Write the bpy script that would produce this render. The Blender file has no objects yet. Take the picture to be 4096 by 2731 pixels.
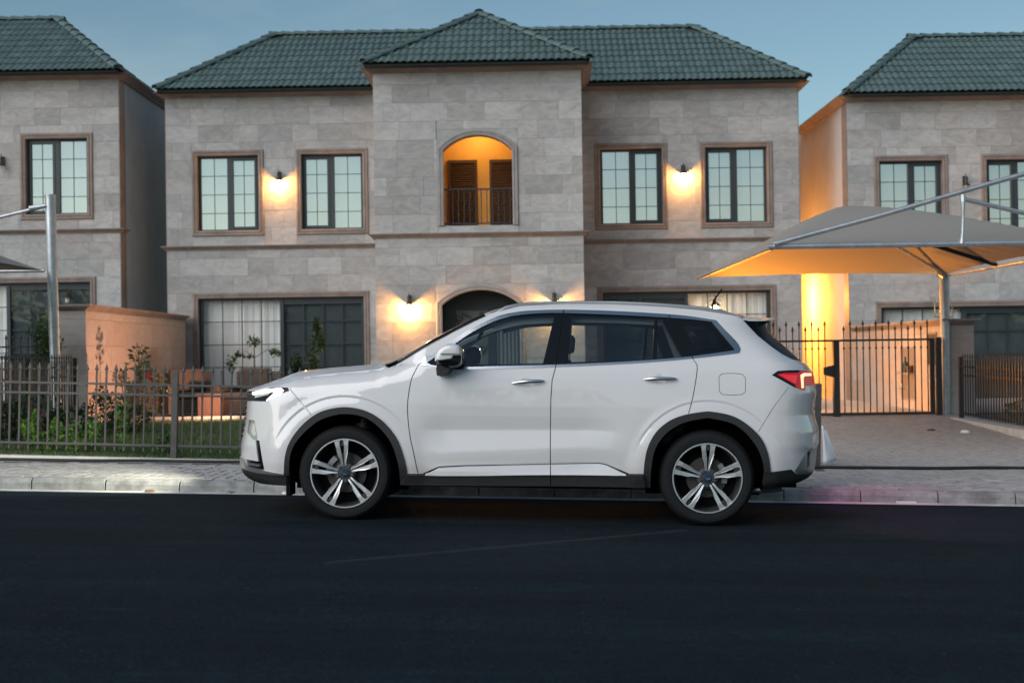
import bpy, bmesh, math, random
import numpy as np
from mathutils import Vector, Matrix, Euler
from mathutils.geometry import delaunay_2d_cdt
random.seed(7); np.random.seed(7)
R = math.radians
sc = bpy.context.scene
COL = sc.collection

# ------------------------------------------------------------------ camera, sky, exposure
cam_d = bpy.data.cameras.new('camera'); cam = bpy.data.objects.new('camera', cam_d); COL.objects.link(cam)
cam_d.sensor_width = 36.0; cam_d.lens = 50.0; cam_d.clip_end = 2000; cam_d.clip_start = 0.1
PITCH, ROLL = 0.00835, 0.0148
cam.matrix_world = (Matrix.Translation((0, 0, 1.274)) @ Matrix.Rotation(math.pi/2 + PITCH, 4, 'X') @ Matrix.Rotation(-ROLL, 4, 'Z'))
cam_d.dof.use_dof = True; cam_d.dof.focus_distance = 10.75; cam_d.dof.aperture_fstop = 2.6
sc.camera = cam

SUN_EL, SUN_AZ = R(30.0), R(224.0)          # low veiled sun behind the photographer's left shoulder
world = bpy.data.worlds.new('World'); sc.world = world; world.use_nodes = True
wn = world.node_tree.nodes; wl = world.node_tree.links
for n in list(wn): wn.remove(n)
w_out = wn.new('ShaderNodeOutputWorld'); w_bg = wn.new('ShaderNodeBackground'); w_sky = wn.new('ShaderNodeTexSky')
w_sky.sky_type = 'NISHITA'; w_sky.sun_disc = False
w_sky.sun_elevation = SUN_EL; w_sky.sun_rotation = SUN_AZ
w_sky.air_density = 1.0; w_sky.dust_density = 0.35; w_sky.ozone_density = 2.0; w_sky.altitude = 0
w_mul = wn.new('ShaderNodeMix'); w_mul.data_type = 'RGBA'; w_mul.blend_type = 'MULTIPLY'; w_mul.inputs[0].default_value = 1.0
w_mul.inputs[7].default_value = (1.01, 1.085, 0.965, 1)
w_bg.inputs['Strength'].default_value = 0.050
# thin veils of high cloud
w_tc = wn.new('ShaderNodeTexCoord'); w_mp = wn.new('ShaderNodeMapping'); w_mp.inputs['Scale'].default_value = (2.2, 2.2, 7.0); w_no = wn.new('ShaderNodeTexNoise')
w_no.inputs['Scale'].default_value = 1.7; w_no.inputs['Detail'].default_value = 7; w_no.inputs['Roughness'].default_value = .6; w_rp = wn.new('ShaderNodeMapRange')
w_rp.inputs['From Min'].default_value = .48; w_rp.inputs['From Max'].default_value = .78; w_rp.inputs['To Max'].default_value = .30
w_cl = wn.new('ShaderNodeMix'); w_cl.data_type = 'RGBA'; w_cl.inputs[7].default_value = (5.6, 6.0, 6.7, 1)
wl.new(w_tc.outputs['Generated'], w_mp.inputs['Vector']); wl.new(w_mp.outputs[0], w_no.inputs['Vector']); wl.new(w_no.outputs['Fac'], w_rp.inputs['Value']); wl.new(w_rp.outputs[0], w_cl.inputs[0])
wl.new(w_sky.outputs[0], w_cl.inputs[6]); wl.new(w_cl.outputs[2], w_mul.inputs[6]); wl.new(w_mul.outputs[2], w_bg.inputs['Color']); wl.new(w_bg.outputs[0], w_out.inputs['Surface'])
sun_d = bpy.data.lights.new('sun', 'SUN'); sun_d.energy = 1.35; sun_d.angle = R(60); sun_d.color = (1.0, 0.965, 0.95)
sun = bpy.data.objects.new('sun', sun_d); COL.objects.link(sun)
sun.rotation_euler = Vector((math.sin(SUN_AZ)*math.cos(SUN_EL), math.cos(SUN_AZ)*math.cos(SUN_EL), math.sin(SUN_EL))).to_track_quat('Z', 'Y').to_euler()
sc.view_settings.view_transform = 'Standard'; sc.view_settings.look = 'None'
sc.view_settings.exposure = 0.86; sc.view_settings.gamma = 1.0; sc.view_settings.use_curve_mapping = False
sc.cycles.max_bounces = 8; sc.cycles.transparent_max_bounces = 24
sc.cycles.sample_clamp_indirect = 6.0
try: sc.cycles.use_denoising = True
except Exception: pass

# ------------------------------------------------------------------ material helpers
MATS = {}
def mat(name, col=(.5, .5, .5), rough=.5, metal=0.0, emit=None, estr=0.0, coat=0.0, spec=.5, var=0.0, vscale=6.0, bump=0.0, bscale=40.0, obj_var=0.0, col2=None, detail=6.0):
    if name in MATS: return MATS[name]
    m = bpy.data.materials.new(name); m.use_nodes = True
    nt = m.node_tree; b = nt.nodes['Principled BSDF']
    b.inputs['Base Color'].default_value = (*col, 1); b.inputs['Roughness'].default_value = rough
    b.inputs['Metallic'].default_value = metal; b.inputs['Coat Weight'].default_value = coat; b.inputs['Coat Roughness'].default_value = .03
    b.inputs['Specular IOR Level'].default_value = spec
    if emit: b.inputs['Emission Color'].default_value = (*emit, 1); b.inputs['Emission Strength'].default_value = estr
    src = None
    tc = None
    if var or bump or col2:
        tc = nt.nodes.new('ShaderNodeTexCoord')
    if var or col2:
        no = nt.nodes.new('ShaderNodeTexNoise'); no.inputs['Scale'].default_value = vscale; no.inputs['Detail'].default_value = detail
        no.inputs['Roughness'].default_value = .62
        if obj_var:
            oi = nt.nodes.new('ShaderNodeObjectInfo'); ad = nt.nodes.new('ShaderNodeVectorMath'); ad.operation = 'MULTIPLY_ADD'
            cb = nt.nodes.new('ShaderNodeCombineXYZ'); mu = nt.nodes.new('ShaderNodeMath'); mu.operation = 'MULTIPLY'; mu.inputs[1].default_value = 37.0
            nt.links.new(oi.outputs['Random'], mu.inputs[0]); nt.links.new(mu.outputs[0], cb.inputs[0]); nt.links.new(mu.outputs[0], cb.inputs[2])
            geo = nt.nodes.new('ShaderNodeNewGeometry')
            ad.inputs[1].default_value = (1, 1, 1); nt.links.new(geo.outputs['Position'], ad.inputs[0]); nt.links.new(cb.outputs[0], ad.inputs[2])
            nt.links.new(ad.outputs[0], no.inputs['Vector'])
        else:
            nt.links.new(tc.outputs['Object'], no.inputs['Vector'])
        rp = nt.nodes.new('ShaderNodeValToRGB')
        a = col2 if col2 else tuple(c*(1-var) for c in col); c2 = col if col2 else tuple(min(1, c*(1+var)) for c in col)
        rp.color_ramp.elements[0].color = (*a, 1); rp.color_ramp.elements[1].color = (*c2, 1)
        rp.color_ramp.elements[0].position = .3; rp.color_ramp.elements[1].position = .7
        nt.links.new(no.outputs['Fac'], rp.inputs['Fac']); src = rp.outputs['Color']
        if obj_var:
            oi2 = nt.nodes.new('ShaderNodeObjectInfo'); mr = nt.nodes.new('ShaderNodeMapRange')
            mr.inputs['To Min'].default_value = 1-obj_var; mr.inputs['To Max'].default_value = 1+obj_var
            nt.links.new(oi2.outputs['Random'], mr.inputs['Value'])
            hs = nt.nodes.new('ShaderNodeHueSaturation'); nt.links.new(mr.outputs[0], hs.inputs['Value']); nt.links.new(src, hs.inputs['Color'])
            src = hs.outputs['Color']
        nt.links.new(src, b.inputs['Base Color'])
    if bump:
        n2 = nt.nodes.new('ShaderNodeTexNoise'); n2.inputs['Scale'].default_value = bscale; n2.inputs['Detail'].default_value = 8
        nt.links.new(tc.outputs['Object'], n2.inputs['Vector'])
        bp = nt.nodes.new('ShaderNodeBump'); bp.inputs['Strength'].default_value = bump; bp.inputs['Distance'].default_value = .01
        nt.links.new(n2.outputs['Fac'], bp.inputs['Height']); nt.links.new(bp.outputs[0], b.inputs['Normal'])
    MATS[name] = m
    return m

def glass_mat(name, tint=(.6, .68, .7), refl=.06, rough=.0, gcol=(1, 1, 1), single=False):
    """thin sheet of glass: tinted transmission plus a Fresnel mirror"""
    m = bpy.data.materials.new(name); m.use_nodes = True; nt = m.node_tree; nt.nodes.clear()
    out = nt.nodes.new('ShaderNodeOutputMaterial'); mix = nt.nodes.new('ShaderNodeMixShader')
    tr = nt.nodes.new('ShaderNodeBsdfTransparent'); tr.inputs[0].default_value = (*tint, 1)
    gl = nt.nodes.new('ShaderNodeBsdfGlossy'); gl.inputs['Roughness'].default_value = rough; gl.inputs['Color'].default_value = (*gcol, 1)
    fr = nt.nodes.new('ShaderNodeLayerWeight'); fr.inputs['Blend'].default_value = .35
    mr = nt.nodes.new('ShaderNodeMapRange'); mr.inputs['To Min'].default_value = refl; mr.inputs['To Max'].default_value = min(1, refl+.75)
    pw = nt.nodes.new('ShaderNodeMath'); pw.operation = 'POWER'; pw.inputs[1].default_value = 3.0
    nt.links.new(fr.outputs['Facing'], pw.inputs[0]); nt.links.new(pw.outputs[0], mr.inputs['Value'])
    nt.links.new(mr.outputs[0], mix.inputs[0]); nt.links.new(tr.outputs[0], mix.inputs[1]); nt.links.new(gl.outputs[0], mix.inputs[2])
    bf = nt.nodes.new('ShaderNodeNewGeometry'); t2 = nt.nodes.new('ShaderNodeBsdfTransparent'); m2 = nt.nodes.new('ShaderNodeMixShader')
    nt.links.new(bf.outputs['Backfacing'], m2.inputs[0]); nt.links.new(mix.outputs[0], m2.inputs[1]); nt.links.new(t2.outputs[0], m2.inputs[2])
    nt.links.new((mix if single else m2).outputs[0], out.inputs['Surface'])
    MATS[name] = m
    return m

# ------------------------------------------------------------------ mesh helpers
class MB:
    """collects simple shapes, then links them as one mesh object"""
    def __init__(s): s.v = []; s.f = []
    def add(s, v, f):
        o = len(s.v); s.v += [tuple(p) for p in v]; s.f += [tuple(i+o for i in q) for q in f]; return s
    def box(s, x0, x1, y0, y1, z0, z1):
        return s.add([(x0, y0, z0), (x1, y0, z0), (x1, y1, z0), (x0, y1, z0), (x0, y0, z1), (x1, y0, z1), (x1, y1, z1), (x0, y1, z1)],
                     [(0, 3, 2, 1), (4, 5, 6, 7), (0, 1, 5, 4), (1, 2, 6, 5), (2, 3, 7, 6), (3, 0, 4, 7)])
    def tube(s, pts, r, seg=8, cap=True, close=False):
        pts = [Vector(p) for p in pts]; n = len(pts); rs = r if isinstance(r, (list, tuple)) else [r]*n
        vs = []; fs = []
        prev = None
        for i, p in enumerate(pts):
            if close: d = pts[(i+1) % n]-pts[i-1]
            else: d = (pts[min(i+1, n-1)]-pts[max(i-1, 0)])
            d.normalize()
            if prev is None:
                a = Vector((0, 0, 1)) if abs(d.z) < .9 else Vector((1, 0, 0))
                u = d.cross(a).normalized()
            else:
                u = (prev-d*prev.dot(d)).normalized()
            prev = u; w = d.cross(u)
            for k in range(seg):
                t = 2*math.pi*k/seg
                vs.append(p+(u*math.cos(t)+w*math.sin(t))*rs[i])
        m = n if close else n-1
        for i in range(m):
            for k in range(seg):
                a = i*seg+k; b = i*seg+(k+1) % seg; c = ((i+1) % n)*seg+(k+1) % seg; d2 = ((i+1) % n)*seg+k
                fs.append((a, b, c, d2))
        if cap and not close:
            fs.append(tuple(range(seg-1, -1, -1))); fs.append(tuple((n-1)*seg+k for k in range(seg)))
        return s.add(vs, fs)
    def lathe(s, prof, seg=24, axis='Z', c=(0, 0, 0), cap=False):
        """prof: list of (radius, height)"""
        vs = []; fs = []; n = len(prof)
        for r, h in prof:
            for k in range(seg):
                t = 2*math.pi*k/seg; a, b = r*math.cos(t), r*math.sin(t)
                p = (a, b, h) if axis == 'Z' else ((a, h, b) if axis == 'Y' else (h, a, b))
                vs.append((p[0]+c[0], p[1]+c[1], p[2]+c[2]))
        for i in range(n-1):
            for k in range(seg):
                fs.append((i*seg+k, i*seg+(k+1) % seg, (i+1)*seg+(k+1) % seg, (i+1)*seg+k))
        if cap: fs.append(tuple(range(seg))); fs.append(tuple((n-1)*seg+k for k in range(seg)))
        return s.add(vs, fs)
    def prism(s, poly, y0, y1, plane='XZ'):
        """polygon (a,b) pushed along the third axis"""
        n = len(poly); P = (lambda a, b, t: (a, t, b)) if plane == 'XZ' else ((lambda a, b, t: (a, b, t)) if plane == 'XY' else (lambda a, b, t: (t, a, b)))
        vs = [P(a, b, y0) for a, b in poly]+[P(a, b, y1) for a, b in poly]
        fs = [tuple(range(n)), tuple(range(2*n-1, n-1, -1))]+[(i, (i+1) % n, n+(i+1) % n, n+i) for i in range(n)]
        return s.add(vs, fs)
    def mesh(s, name, m=None, smooth=False, fix=True):
        me = bpy.data.meshes.new(name); me.from_pydata(s.v, [], s.f)
        if fix:
            bm = bmesh.new(); bm.from_mesh(me); bmesh.ops.recalc_face_normals(bm, faces=bm.faces); bm.to_mesh(me); bm.free()
        if m: me.materials.append(m)
        if smooth: smooth_by_angle(me, smooth if not isinstance(smooth, bool) else 35)
        me.update(); return me
    def build(s, name, m=None, parent=None, loc=None, rot=None, smooth=False, fix=True):
        return link(name, s.mesh(name, m, smooth, fix), parent, loc, rot)
def smooth_by_angle(me, deg=35):
    me.polygons.foreach_set('use_smooth', [True]*len(me.polygons))
    try: me.set_sharp_from_angle(angle=R(deg))
    except Exception: pass
def link(name, data, parent=None, loc=None, rot=None, scale=None):
    o = bpy.data.objects.new(name, data); COL.objects.link(o)
    if parent: o.parent = parent
    if loc is not None: o.location = loc
    if rot is not None: o.rotation_euler = rot
    if scale is not None: o.scale = scale
    return o
def tag(o, label=None, cat=None, group=None, kind=None):
    if label: o['label'] = label
    if cat: o['category'] = cat
    if group: o['group'] = group
    if kind: o['kind'] = kind
    return o
def thing(name, label, cat, loc=(0, 0, 0), rot=(0, 0, 0), group=None):
    o = bpy.data.objects.new(name, None); COL.objects.link(o); o.location = loc; o.rotation_euler = rot
    o.empty_display_size = .2
    return tag(o, label, cat, group)
def copy_tree(o, parent=None):
    c = o.copy(); COL.objects.link(c)
    if parent: c.parent = parent
    for ch in list(o.children): copy_tree(ch, c)
    return c
def bevel_mesh(me, w=.004, seg=1, ang=40):
    bm = bmesh.new(); bm.from_mesh(me)
    es = [e for e in bm.edges if len(e.link_faces) == 2 and e.calc_face_angle(0) > R(ang)]
    bmesh.ops.bevel(bm, geom=es, offset=w, segments=seg, affect='EDGES', profile=.5)
    bm.to_mesh(me); bm.free(); return me
UNIT = {}
def unit_box(m, key):
    """a shared 1 x 1 x 1 box (corner at 0) per material; pieces are scaled copies"""
    if key not in UNIT:
        UNIT[key] = MB().box(0, 1, 0, 1, 0, 1).mesh(key, m)
    return UNIT[key]
# ------------------------------------------------------------------ materials of the place
def asphalt_mat():
    """fresh dark asphalt: bitumen with fine pale aggregate, rolled bands, scuffs and a long tyre mark"""
    m = bpy.data.materials.new('asphalt'); m.use_nodes = True; nt = m.node_tree; b = nt.nodes['Principled BSDF']; L = nt.links.new
    N = nt.nodes.new; tc = N('ShaderNodeTexCoord')
    def noise(scale, detail=4, vec=None, rough=.55):
        n = N('ShaderNodeTexNoise'); n.inputs['Scale'].default_value = scale; n.inputs['Detail'].default_value = detail; n.inputs['Roughness'].default_value = rough
        L(vec or tc.outputs['Object'], n.inputs['Vector']); return n.outputs['Fac']
    def ramp(f, p0, c0, p1, c1):
        r = N('ShaderNodeValToRGB'); e = r.color_ramp.elements; e[0].position = p0; e[1].position = p1
        e[0].color = (*c0, 1) if isinstance(c0, tuple) else (c0, c0, c0, 1); e[1].color = (*c1, 1) if isinstance(c1, tuple) else (c1, c1, c1, 1)
        L(f, r.inputs['Fac']); return r.outputs[0]
    def mix(kind, f, a, bb):
        x = N('ShaderNodeMix'); x.data_type = 'RGBA'; x.blend_type = kind
        if isinstance(f, float): x.inputs[0].default_value = f
        else: L(f, x.inputs[0])
        L(a, x.inputs[6])
        if isinstance(bb, tuple): x.inputs[7].default_value = (*bb, 1)
        else: L(bb, x.inputs[7])
        return x.outputs[2]
    mp = N('ShaderNodeMapping'); mp.inputs['Scale'].default_value = (.25, 2.4, 1); mp.inputs['Rotation'].default_value = (0, 0, .04); L(tc.outputs['Object'], mp.inputs['Vector'])
    base = ramp(noise(62, 7, None, .82), .42, (.0003, .0024, .0042), .62, (.0115, .0255, .0345))
    base = mix('MULTIPLY', 1.0, base, ramp(noise(1.0, 6, mp.outputs[0], .65), .28, .60, .75, 1.55))
    base = mix('MULTIPLY', 1.0, base, ramp(noise(9, 5), .3, .78, .7, 1.25))
    vo = N('ShaderNodeTexVoronoi'); vo.inputs['Scale'].default_value = 34; L(tc.outputs['Object'], vo.inputs['Vector'])
    base = mix('MIX', ramp(vo.outputs['Distance'], .05, .55, .12, 0.0), base, (.055, .066, .072))
    v2 = N('ShaderNodeTexVoronoi'); v2.inputs['Scale'].default_value = 4.5; L(tc.outputs['Object'], v2.inputs['Vector'])
    base = mix('MIX', ramp(v2.outputs['Distance'], .022, .7, .04, 0.0), base, (.10, .11, .11))
    sc2 = N('ShaderNodeMapping'); sc2.inputs['Scale'].default_value = (.8, 7, 1); L(tc.outputs['Object'], sc2.inputs['Vector'])
    base = mix('MIX', ramp(noise(1.6, 3, sc2.outputs[0]), .66, 0.0, .80, .35), base, (.045, .056, .062))
    # one faint diagonal tyre mark in front of the car
    sp = N('ShaderNodeSeparateXYZ'); L(tc.outputs['Object'], sp.inputs[0])
    def mth(op, a, c, d=None):
        x = N('ShaderNodeMath'); x.operation = op
        for i, q in enumerate((a, c, d)):
            if q is None: continue
            if isinstance(q, (int, float)): x.inputs[i].default_value = q
            else: L(q, x.inputs[i])
        return x.outputs[0]
    ln = mth('ABSOLUTE', mth('SUBTRACT', sp.outputs['Y'], mth('MULTIPLY_ADD', sp.outputs['X'], .75, 9.45)), 0)
    lf = mth('LESS_THAN', ln, .055)
    xr = mth('MULTIPLY', mth('GREATER_THAN', sp.outputs['X'], -1.15), mth('LESS_THAN', sp.outputs['X'], 1.25))
    fk = mth('MULTIPLY', mth('MULTIPLY', lf, xr), mth('MULTIPLY', noise(14, 4), .62))
    base = mix('MIX', fk, base, (.05, .060, .064))
    # dust drifted along the gutter
    L(base, b.inputs['Base Color']); b.inputs['Roughness'].default_value = .85; b.inputs['Specular IOR Level'].default_value = .12
    bp = N('ShaderNodeBump'); bp.inputs['Strength'].default_value = .7; bp.inputs['Distance'].default_value = .008
    L(noise(75, 6, None, .75), bp.inputs['Height']); L(bp.outputs[0], b.inputs['Normal'])
    return m
M_asphalt = asphalt_mat()
M_conc = mat('gutter_concrete', (.50, .50, .48), .9, var=.3, vscale=5, bump=.3, bscale=60)
M_kerb = mat('kerb_concrete', (.27, .275, .27), .9, var=.42, vscale=7, bump=.35, bscale=30, obj_var=.1)
M_paver = mat('paver_concrete', (.36, .35, .34), .9, var=.22, vscale=9, bump=.3, bscale=50, obj_var=.13)
M_sand = mat('joint_sand', (.13, .125, .12), .95, var=.3, vscale=20)
M_soil = mat('soil', (.10, .085, .065), .95, var=.3, vscale=9, bump=.4, bscale=14)
M_earth = mat('dry_ground', (.22, .20, .17), .95, var=.25, vscale=.4)
def stone_mat(name, base, var, ov):
    """travertine-like cladding: cloudy tone, soft bands, a tone of its own per slab"""
    m = bpy.data.materials.new(name); m.use_nodes = True; nt = m.node_tree; b = nt.nodes['Principled BSDF']; L = nt.links.new
    geo = nt.nodes.new('ShaderNodeNewGeometry'); oi = nt.nodes.new('ShaderNodeObjectInfo')
    cb = nt.nodes.new('ShaderNodeCombineXYZ'); mu = nt.nodes.new('ShaderNodeMath'); mu.operation = 'MULTIPLY'; mu.inputs[1].default_value = 53.0
    L(oi.outputs['Random'], mu.inputs[0]); [L(mu.outputs[0], cb.inputs[i]) for i in range(3)]
    ad = nt.nodes.new('ShaderNodeVectorMath'); L(geo.outputs['Position'], ad.inputs[0]); L(cb.outputs[0], ad.inputs[1])
    mp = nt.nodes.new('ShaderNodeMapping'); mp.inputs['Scale'].default_value = (1, 1, 1.8); mp.inputs['Rotation'].default_value = (0, .25, 0); L(ad.outputs[0], mp.inputs['Vector'])
    n1 = nt.nodes.new('ShaderNodeTexNoise'); n1.inputs['Scale'].default_value = 3.4; n1.inputs['Detail'].default_value = 9; n1.inputs['Roughness'].default_value = .7; n1.inputs['Distortion'].default_value = 1.1
    L(mp.outputs[0], n1.inputs['Vector'])
    rp = nt.nodes.new('ShaderNodeValToRGB'); e = rp.color_ramp.elements
    e[0].color = (*[c*(1-var) for c in base], 1); e[0].position = .3; e[1].color = (*[c*(1+var*.8) for c in base], 1); e[1].position = .72
    L(n1.outputs['Fac'], rp.inputs['Fac'])
    n2 = nt.nodes.new('ShaderNodeTexNoise'); n2.inputs['Scale'].default_value = .35; n2.inputs['Detail'].default_value = 3; L(geo.outputs['Position'], n2.inputs['Vector'])
    mr2 = nt.nodes.new('ShaderNodeMapRange'); mr2.inputs['To Min'].default_value = .82; mr2.inputs['To Max'].default_value = 1.12; L(n2.outputs['Fac'], mr2.inputs['Value'])
    wn_ = nt.nodes.new('ShaderNodeTexWhiteNoise'); wn_.noise_dimensions = '1D'; L(oi.outputs['Random'], wn_.inputs['W'])
    mr = nt.nodes.new('ShaderNodeMapRange'); mr.inputs['To Min'].default_value = 1-ov; mr.inputs['To Max'].default_value = 1+ov; L(oi.outputs['Random'], mr.inputs['Value'])
    ml = nt.nodes.new('ShaderNodeMath'); ml.operation = 'MULTIPLY'; L(mr.outputs[0], ml.inputs[0]); L(mr2.outputs[0], ml.inputs[1])
    mrs = nt.nodes.new('ShaderNodeMapRange'); mrs.inputs['To Min'].default_value = .6; mrs.inputs['To Max'].default_value = 1.5; L(wn_.outputs[0], mrs.inputs['Value'])
    hs = nt.nodes.new('ShaderNodeHueSaturation'); L(ml.outputs[0], hs.inputs['Value']); L(mrs.outputs[0], hs.inputs['Saturation']); L(rp.outputs[0], hs.inputs['Color'])
    L(hs.outputs[0], b.inputs['Base Color']); b.inputs['Roughness'].default_value = .72; b.inputs['Specular IOR Level'].default_value = .3
    n3 = nt.nodes.new('ShaderNodeTexNoise'); n3.inputs['Scale'].default_value = 30; n3.inputs['Detail'].default_value = 6; L(geo.outputs['Position'], n3.inputs['Vector'])
    bp = nt.nodes.new('ShaderNodeBump'); bp.inputs['Strength'].default_value = .18; bp.inputs['Distance'].default_value = .008; L(n3.outputs['Fac'], bp.inputs['Height']); L(bp.outputs[0], b.inputs['Normal'])
    MATS[name] = m; return m
M_stone = stone_mat('stone_cladding', (.405, .392, .382), .26, .15)
M_mortar = mat('stone_joint', (.34, .32, .305), .95, var=.1, vscale=8)
M_mould = mat('stone_moulding', (.235, .185, .158), .6, var=.25, vscale=4, bump=.2, bscale=25)
M_plaster = mat('painted_plaster', (.56, .54, .52), .8, var=.08, vscale=2, bump=.1, bscale=30)
M_roof = mat('roof_tile', (.088, .135, .131), .6, var=.22, vscale=5, obj_var=.10, spec=.5)
M_under = mat('roof_underlay', (.03, .045, .045), .9)
M_frame = mat('window_frame', (.030, .040, .046), .45)
M_curtain = mat('white_curtain', (.86, .85, .82), .9, var=.05, vscale=3)
M_screen = mat('dark_blind', (.075, .092, .097), .9, var=.1, vscale=4)
M_dark = mat('dark_interior', (.02, .022, .025), .9)
M_iron = mat('black_iron', (.022, .023, .026), .5, var=.2, vscale=20)
M_fence = mat('grey_iron', (.072, .068, .066), .55, var=.2, vscale=14)
M_galv = mat('galvanised_steel', (.50, .52, .53), .42, metal=.75, var=.18, vscale=9)
M_shutter = mat('brown_shutter', (.060, .033, .018), .6)
M_balcony = mat('balcony_lamp_orange', (.66, .43, .13), .8, var=.05, vscale=3)  # the balcony lamp's orange glow is put into this colour
M_rubber = mat('black_cable', (.012, .012, .013), .6)
M_wglass = glass_mat('window_glass', (.95, .97, .97), .70, gcol=(1, .93, .89))
M_cglass = glass_mat('curtained_glass', (.96, .98, .98), .07)
M_dglass = glass_mat('door_glass', (.80, .84, .84), .045)

# ------------------------------------------------------------------ ground, road, kerb, pavement
SL = .0261                                   # the street falls gently to the right
RY = .040                                    # the street runs slightly askew to the camera
def road_z(x): return -SL*x
def rd(t, d):                                # street frame: t along the kerb, d across it (0 = edge of the asphalt)
    return (t*math.cos(RY)+d*math.sin(RY), 12.45-t*math.sin(RY)+d*math.cos(RY))
def sheet(name, pts, nx, ny, zf, m, kind='structure', parent=None):
    """grid between four street-frame corners (t0,t1,d0,d1) lifted by zf(x,y)"""
    t0, t1, d0, d1 = pts; v = []; f = []
    for j in range(ny+1):
        for i in range(nx+1):
            x, y = rd(t0+(t1-t0)*i/nx, d0+(d1-d0)*j/ny); v.append((x, y, zf(x, y)))
    for j in range(ny):
        for i in range(nx):
            a = j*(nx+1)+i; f.append((a, a+1, a+nx+2, a+nx+1))
    o = MB().add(v, f).build(name, m, parent, fix=False)
    if kind: tag(o, kind=kind)
    return o
ROADZ = lambda x, y: road_z(x)
def pave_z(x, y):
    """top of the pavement and drive: kerb height at the street, level garden ground by the houses"""
    d = y-12.85+x*RY; base = road_z(x)+.105
    k = min(1, max(0, d/8.0)); k = k*k*(3-2*k)*.35+k*.65
    goal = .275
    return base*(1-k)+goal*k
tag(MB().add([(-400, -400, 10.4-2.2), (400, -400, -10.4-2.2), (400, 400, -10.4-2.2), (-400, 400, 10.4-2.2)], [(0, 1, 2, 3)]).build('ground', M_earth, fix=False), kind='structure')
road = sheet('road', (-70, 70, -9.0, 0), 20, 8, ROADZ, M_asphalt)
sheet('gutter', (-70, 70, 0.0, .175), 60, 1, lambda x, y: road_z(x)+.005, M_conc)
sheet('far_pavement', (-70, 70, -14.0, -9.0), 20, 2, lambda x, y: road_z(x)+.12, M_conc)
sheet('verge', (-70, 70, -60, -14.0), 20, 4, lambda x, y: road_z(x)+.11, M_earth)
# kerb: one stone after another, laid on a concrete bed
kerb = sheet('kerb', (-24, 24, .178, .33), 48, 1, lambda x, y: road_z(x)+.02, M_conc)
KL = .672
kp = [(0, 0), (0, .062), (.014, .092), (.040, .105), (.148, .105), (.148, 0)]
kme = bevel_mesh(MB().prism(kp, .004, KL-.006, 'YZ').mesh('kerb_stone', M_kerb), .004)
t_first = -3.68-KL*9
for k in range(28):
    t = t_first+KL*k; x, y = rd(t, .176+random.uniform(-.002, .002))
    o = link('kerb_stone', kme, kerb, (x, y, road_z(x)+random.uniform(-.004, .003)), (0, SL, -RY))
sheet('kerb_far_run_strip', (-70, t_first-.01, .178, .33), 30, 1, lambda x, y: road_z(x)+.103, M_kerb).name = 'kerb'
sheet('kerb_far_run_strip', (t_first+KL*28+.01, 70, .178, .33), 30, 1, lambda x, y: road_z(x)+.103, M_kerb).name = 'kerb'
# block paving in a basket of 90 degree herringbone
pavement = sheet('pavement', (-26, 26, .325, 9.6), 60, 30, lambda x, y: pave_z(x, y)-.012, M_sand)
pw, pl = .096, .196
pme = bevel_mesh(MB().box(.003, pl-.003, .003, pw-.003, -.05, 0).mesh('paver', M_paver), .005)
cells = []
g = .098
for j in range(0, 90):
    for i in range(-70, 66):
        k = (i-j) % 4
        t, d = i*g, .335+j*g
        if k == 0: cells.append((t, d, 0))             # two cells along the kerb
        elif k == 3: cells.append((t, d, 1))           # two cells across
def in_paving(t, d):
    x, y = rd(t, d)
    if d > 1.80 and x < 3.05: return False             # fenced gardens
    return True
vis = [c for c in cells if in_paving(c[0], c[1])]
def seen(c):
    x, y = rd(c[0], c[1])
    return abs(x) < .37*y and not (-2.1 < x-.0 < 2.15 and c[1] < 3.0)
vis.sort(key=lambda c: (0 if seen(c) else 1, c[1]))
single = vis[:300]; rest = vis[300:]
for t, d, k in single:
    x, y = rd(t, d); z = pave_z(x+.05, y+.05)
    if k == 0: link('paver', pme, pavement, (x, y, z+random.uniform(-.003, .002)), (random.uniform(-.006, .006), SL, -RY))
    else:
        x2, y2 = rd(t+pw, d); link('paver', pme, pavement, (x2, y2, z+random.uniform(-.003, .002)), (0, 0, math.pi/2-RY))
pv = MB()
for t, d, k in rest:
    w, h = (pl, pw) if k == 0 else (pw, pl)
    q = [(t+.003, d+.003), (t+w-.003, d+.003), (t+w-.003, d+h-.003), (t+.003, d+h-.003)]
    dz = random.uniform(-.004, .002)
    top = []; bot = []
    for a, b2 in q:
        x, y = rd(a, b2); z = pave_z(x, y)+dz; top.append((x, y, z)); bot.append((x, y, z-.016))
    pv.add(top+bot, [(0, 1, 2, 3), (4, 5, 1, 0), (5, 6, 2, 1), (7, 4, 0, 3)])
tag(pv.build('paving_field', M_paver, pavement, fix=False), kind='stuff')
# garden ground behind the fence, patio by the house
FDK = 2.11                                    # distance of the front fence from the asphalt
def garden_z(x, y):
    k = min(1, max(0, (y-14.6)/3.0)); k = k*k*(3-2*k)
    return max(.322-.034*(x+6.2), road_z(x)+.085)*(1-k)+.285*k
def grid_xy(name, x0, x1, y0, y1, nx, ny, zf, m, kind='structure'):
    v = [(x0+(x1-x0)*i/nx, y0+(y1-y0)*j/ny, 0) for j in range(ny+1) for i in range(nx+1)]
    v = [(a, b, zf(a, b)) for a, b, _ in v]
    f = [(j*(nx+1)+i, j*(nx+1)+i+1, (j+1)*(nx+1)+i+1, (j+1)*(nx+1)+i) for j in range(ny) for i in range(nx)]
    return tag(MB().add(v, f).build(name, m, fix=False), kind=kind)
def lawn_z(x, y): return garden_z(x, y)+.02
sheet('garden_soil', (-26, 3.15, FDK+.03, 18), 60, 40, garden_z, M_soil)
M_patio = mat('patio_paving', (.36, .34, .31), .85, var=.2, vscale=3)
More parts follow.
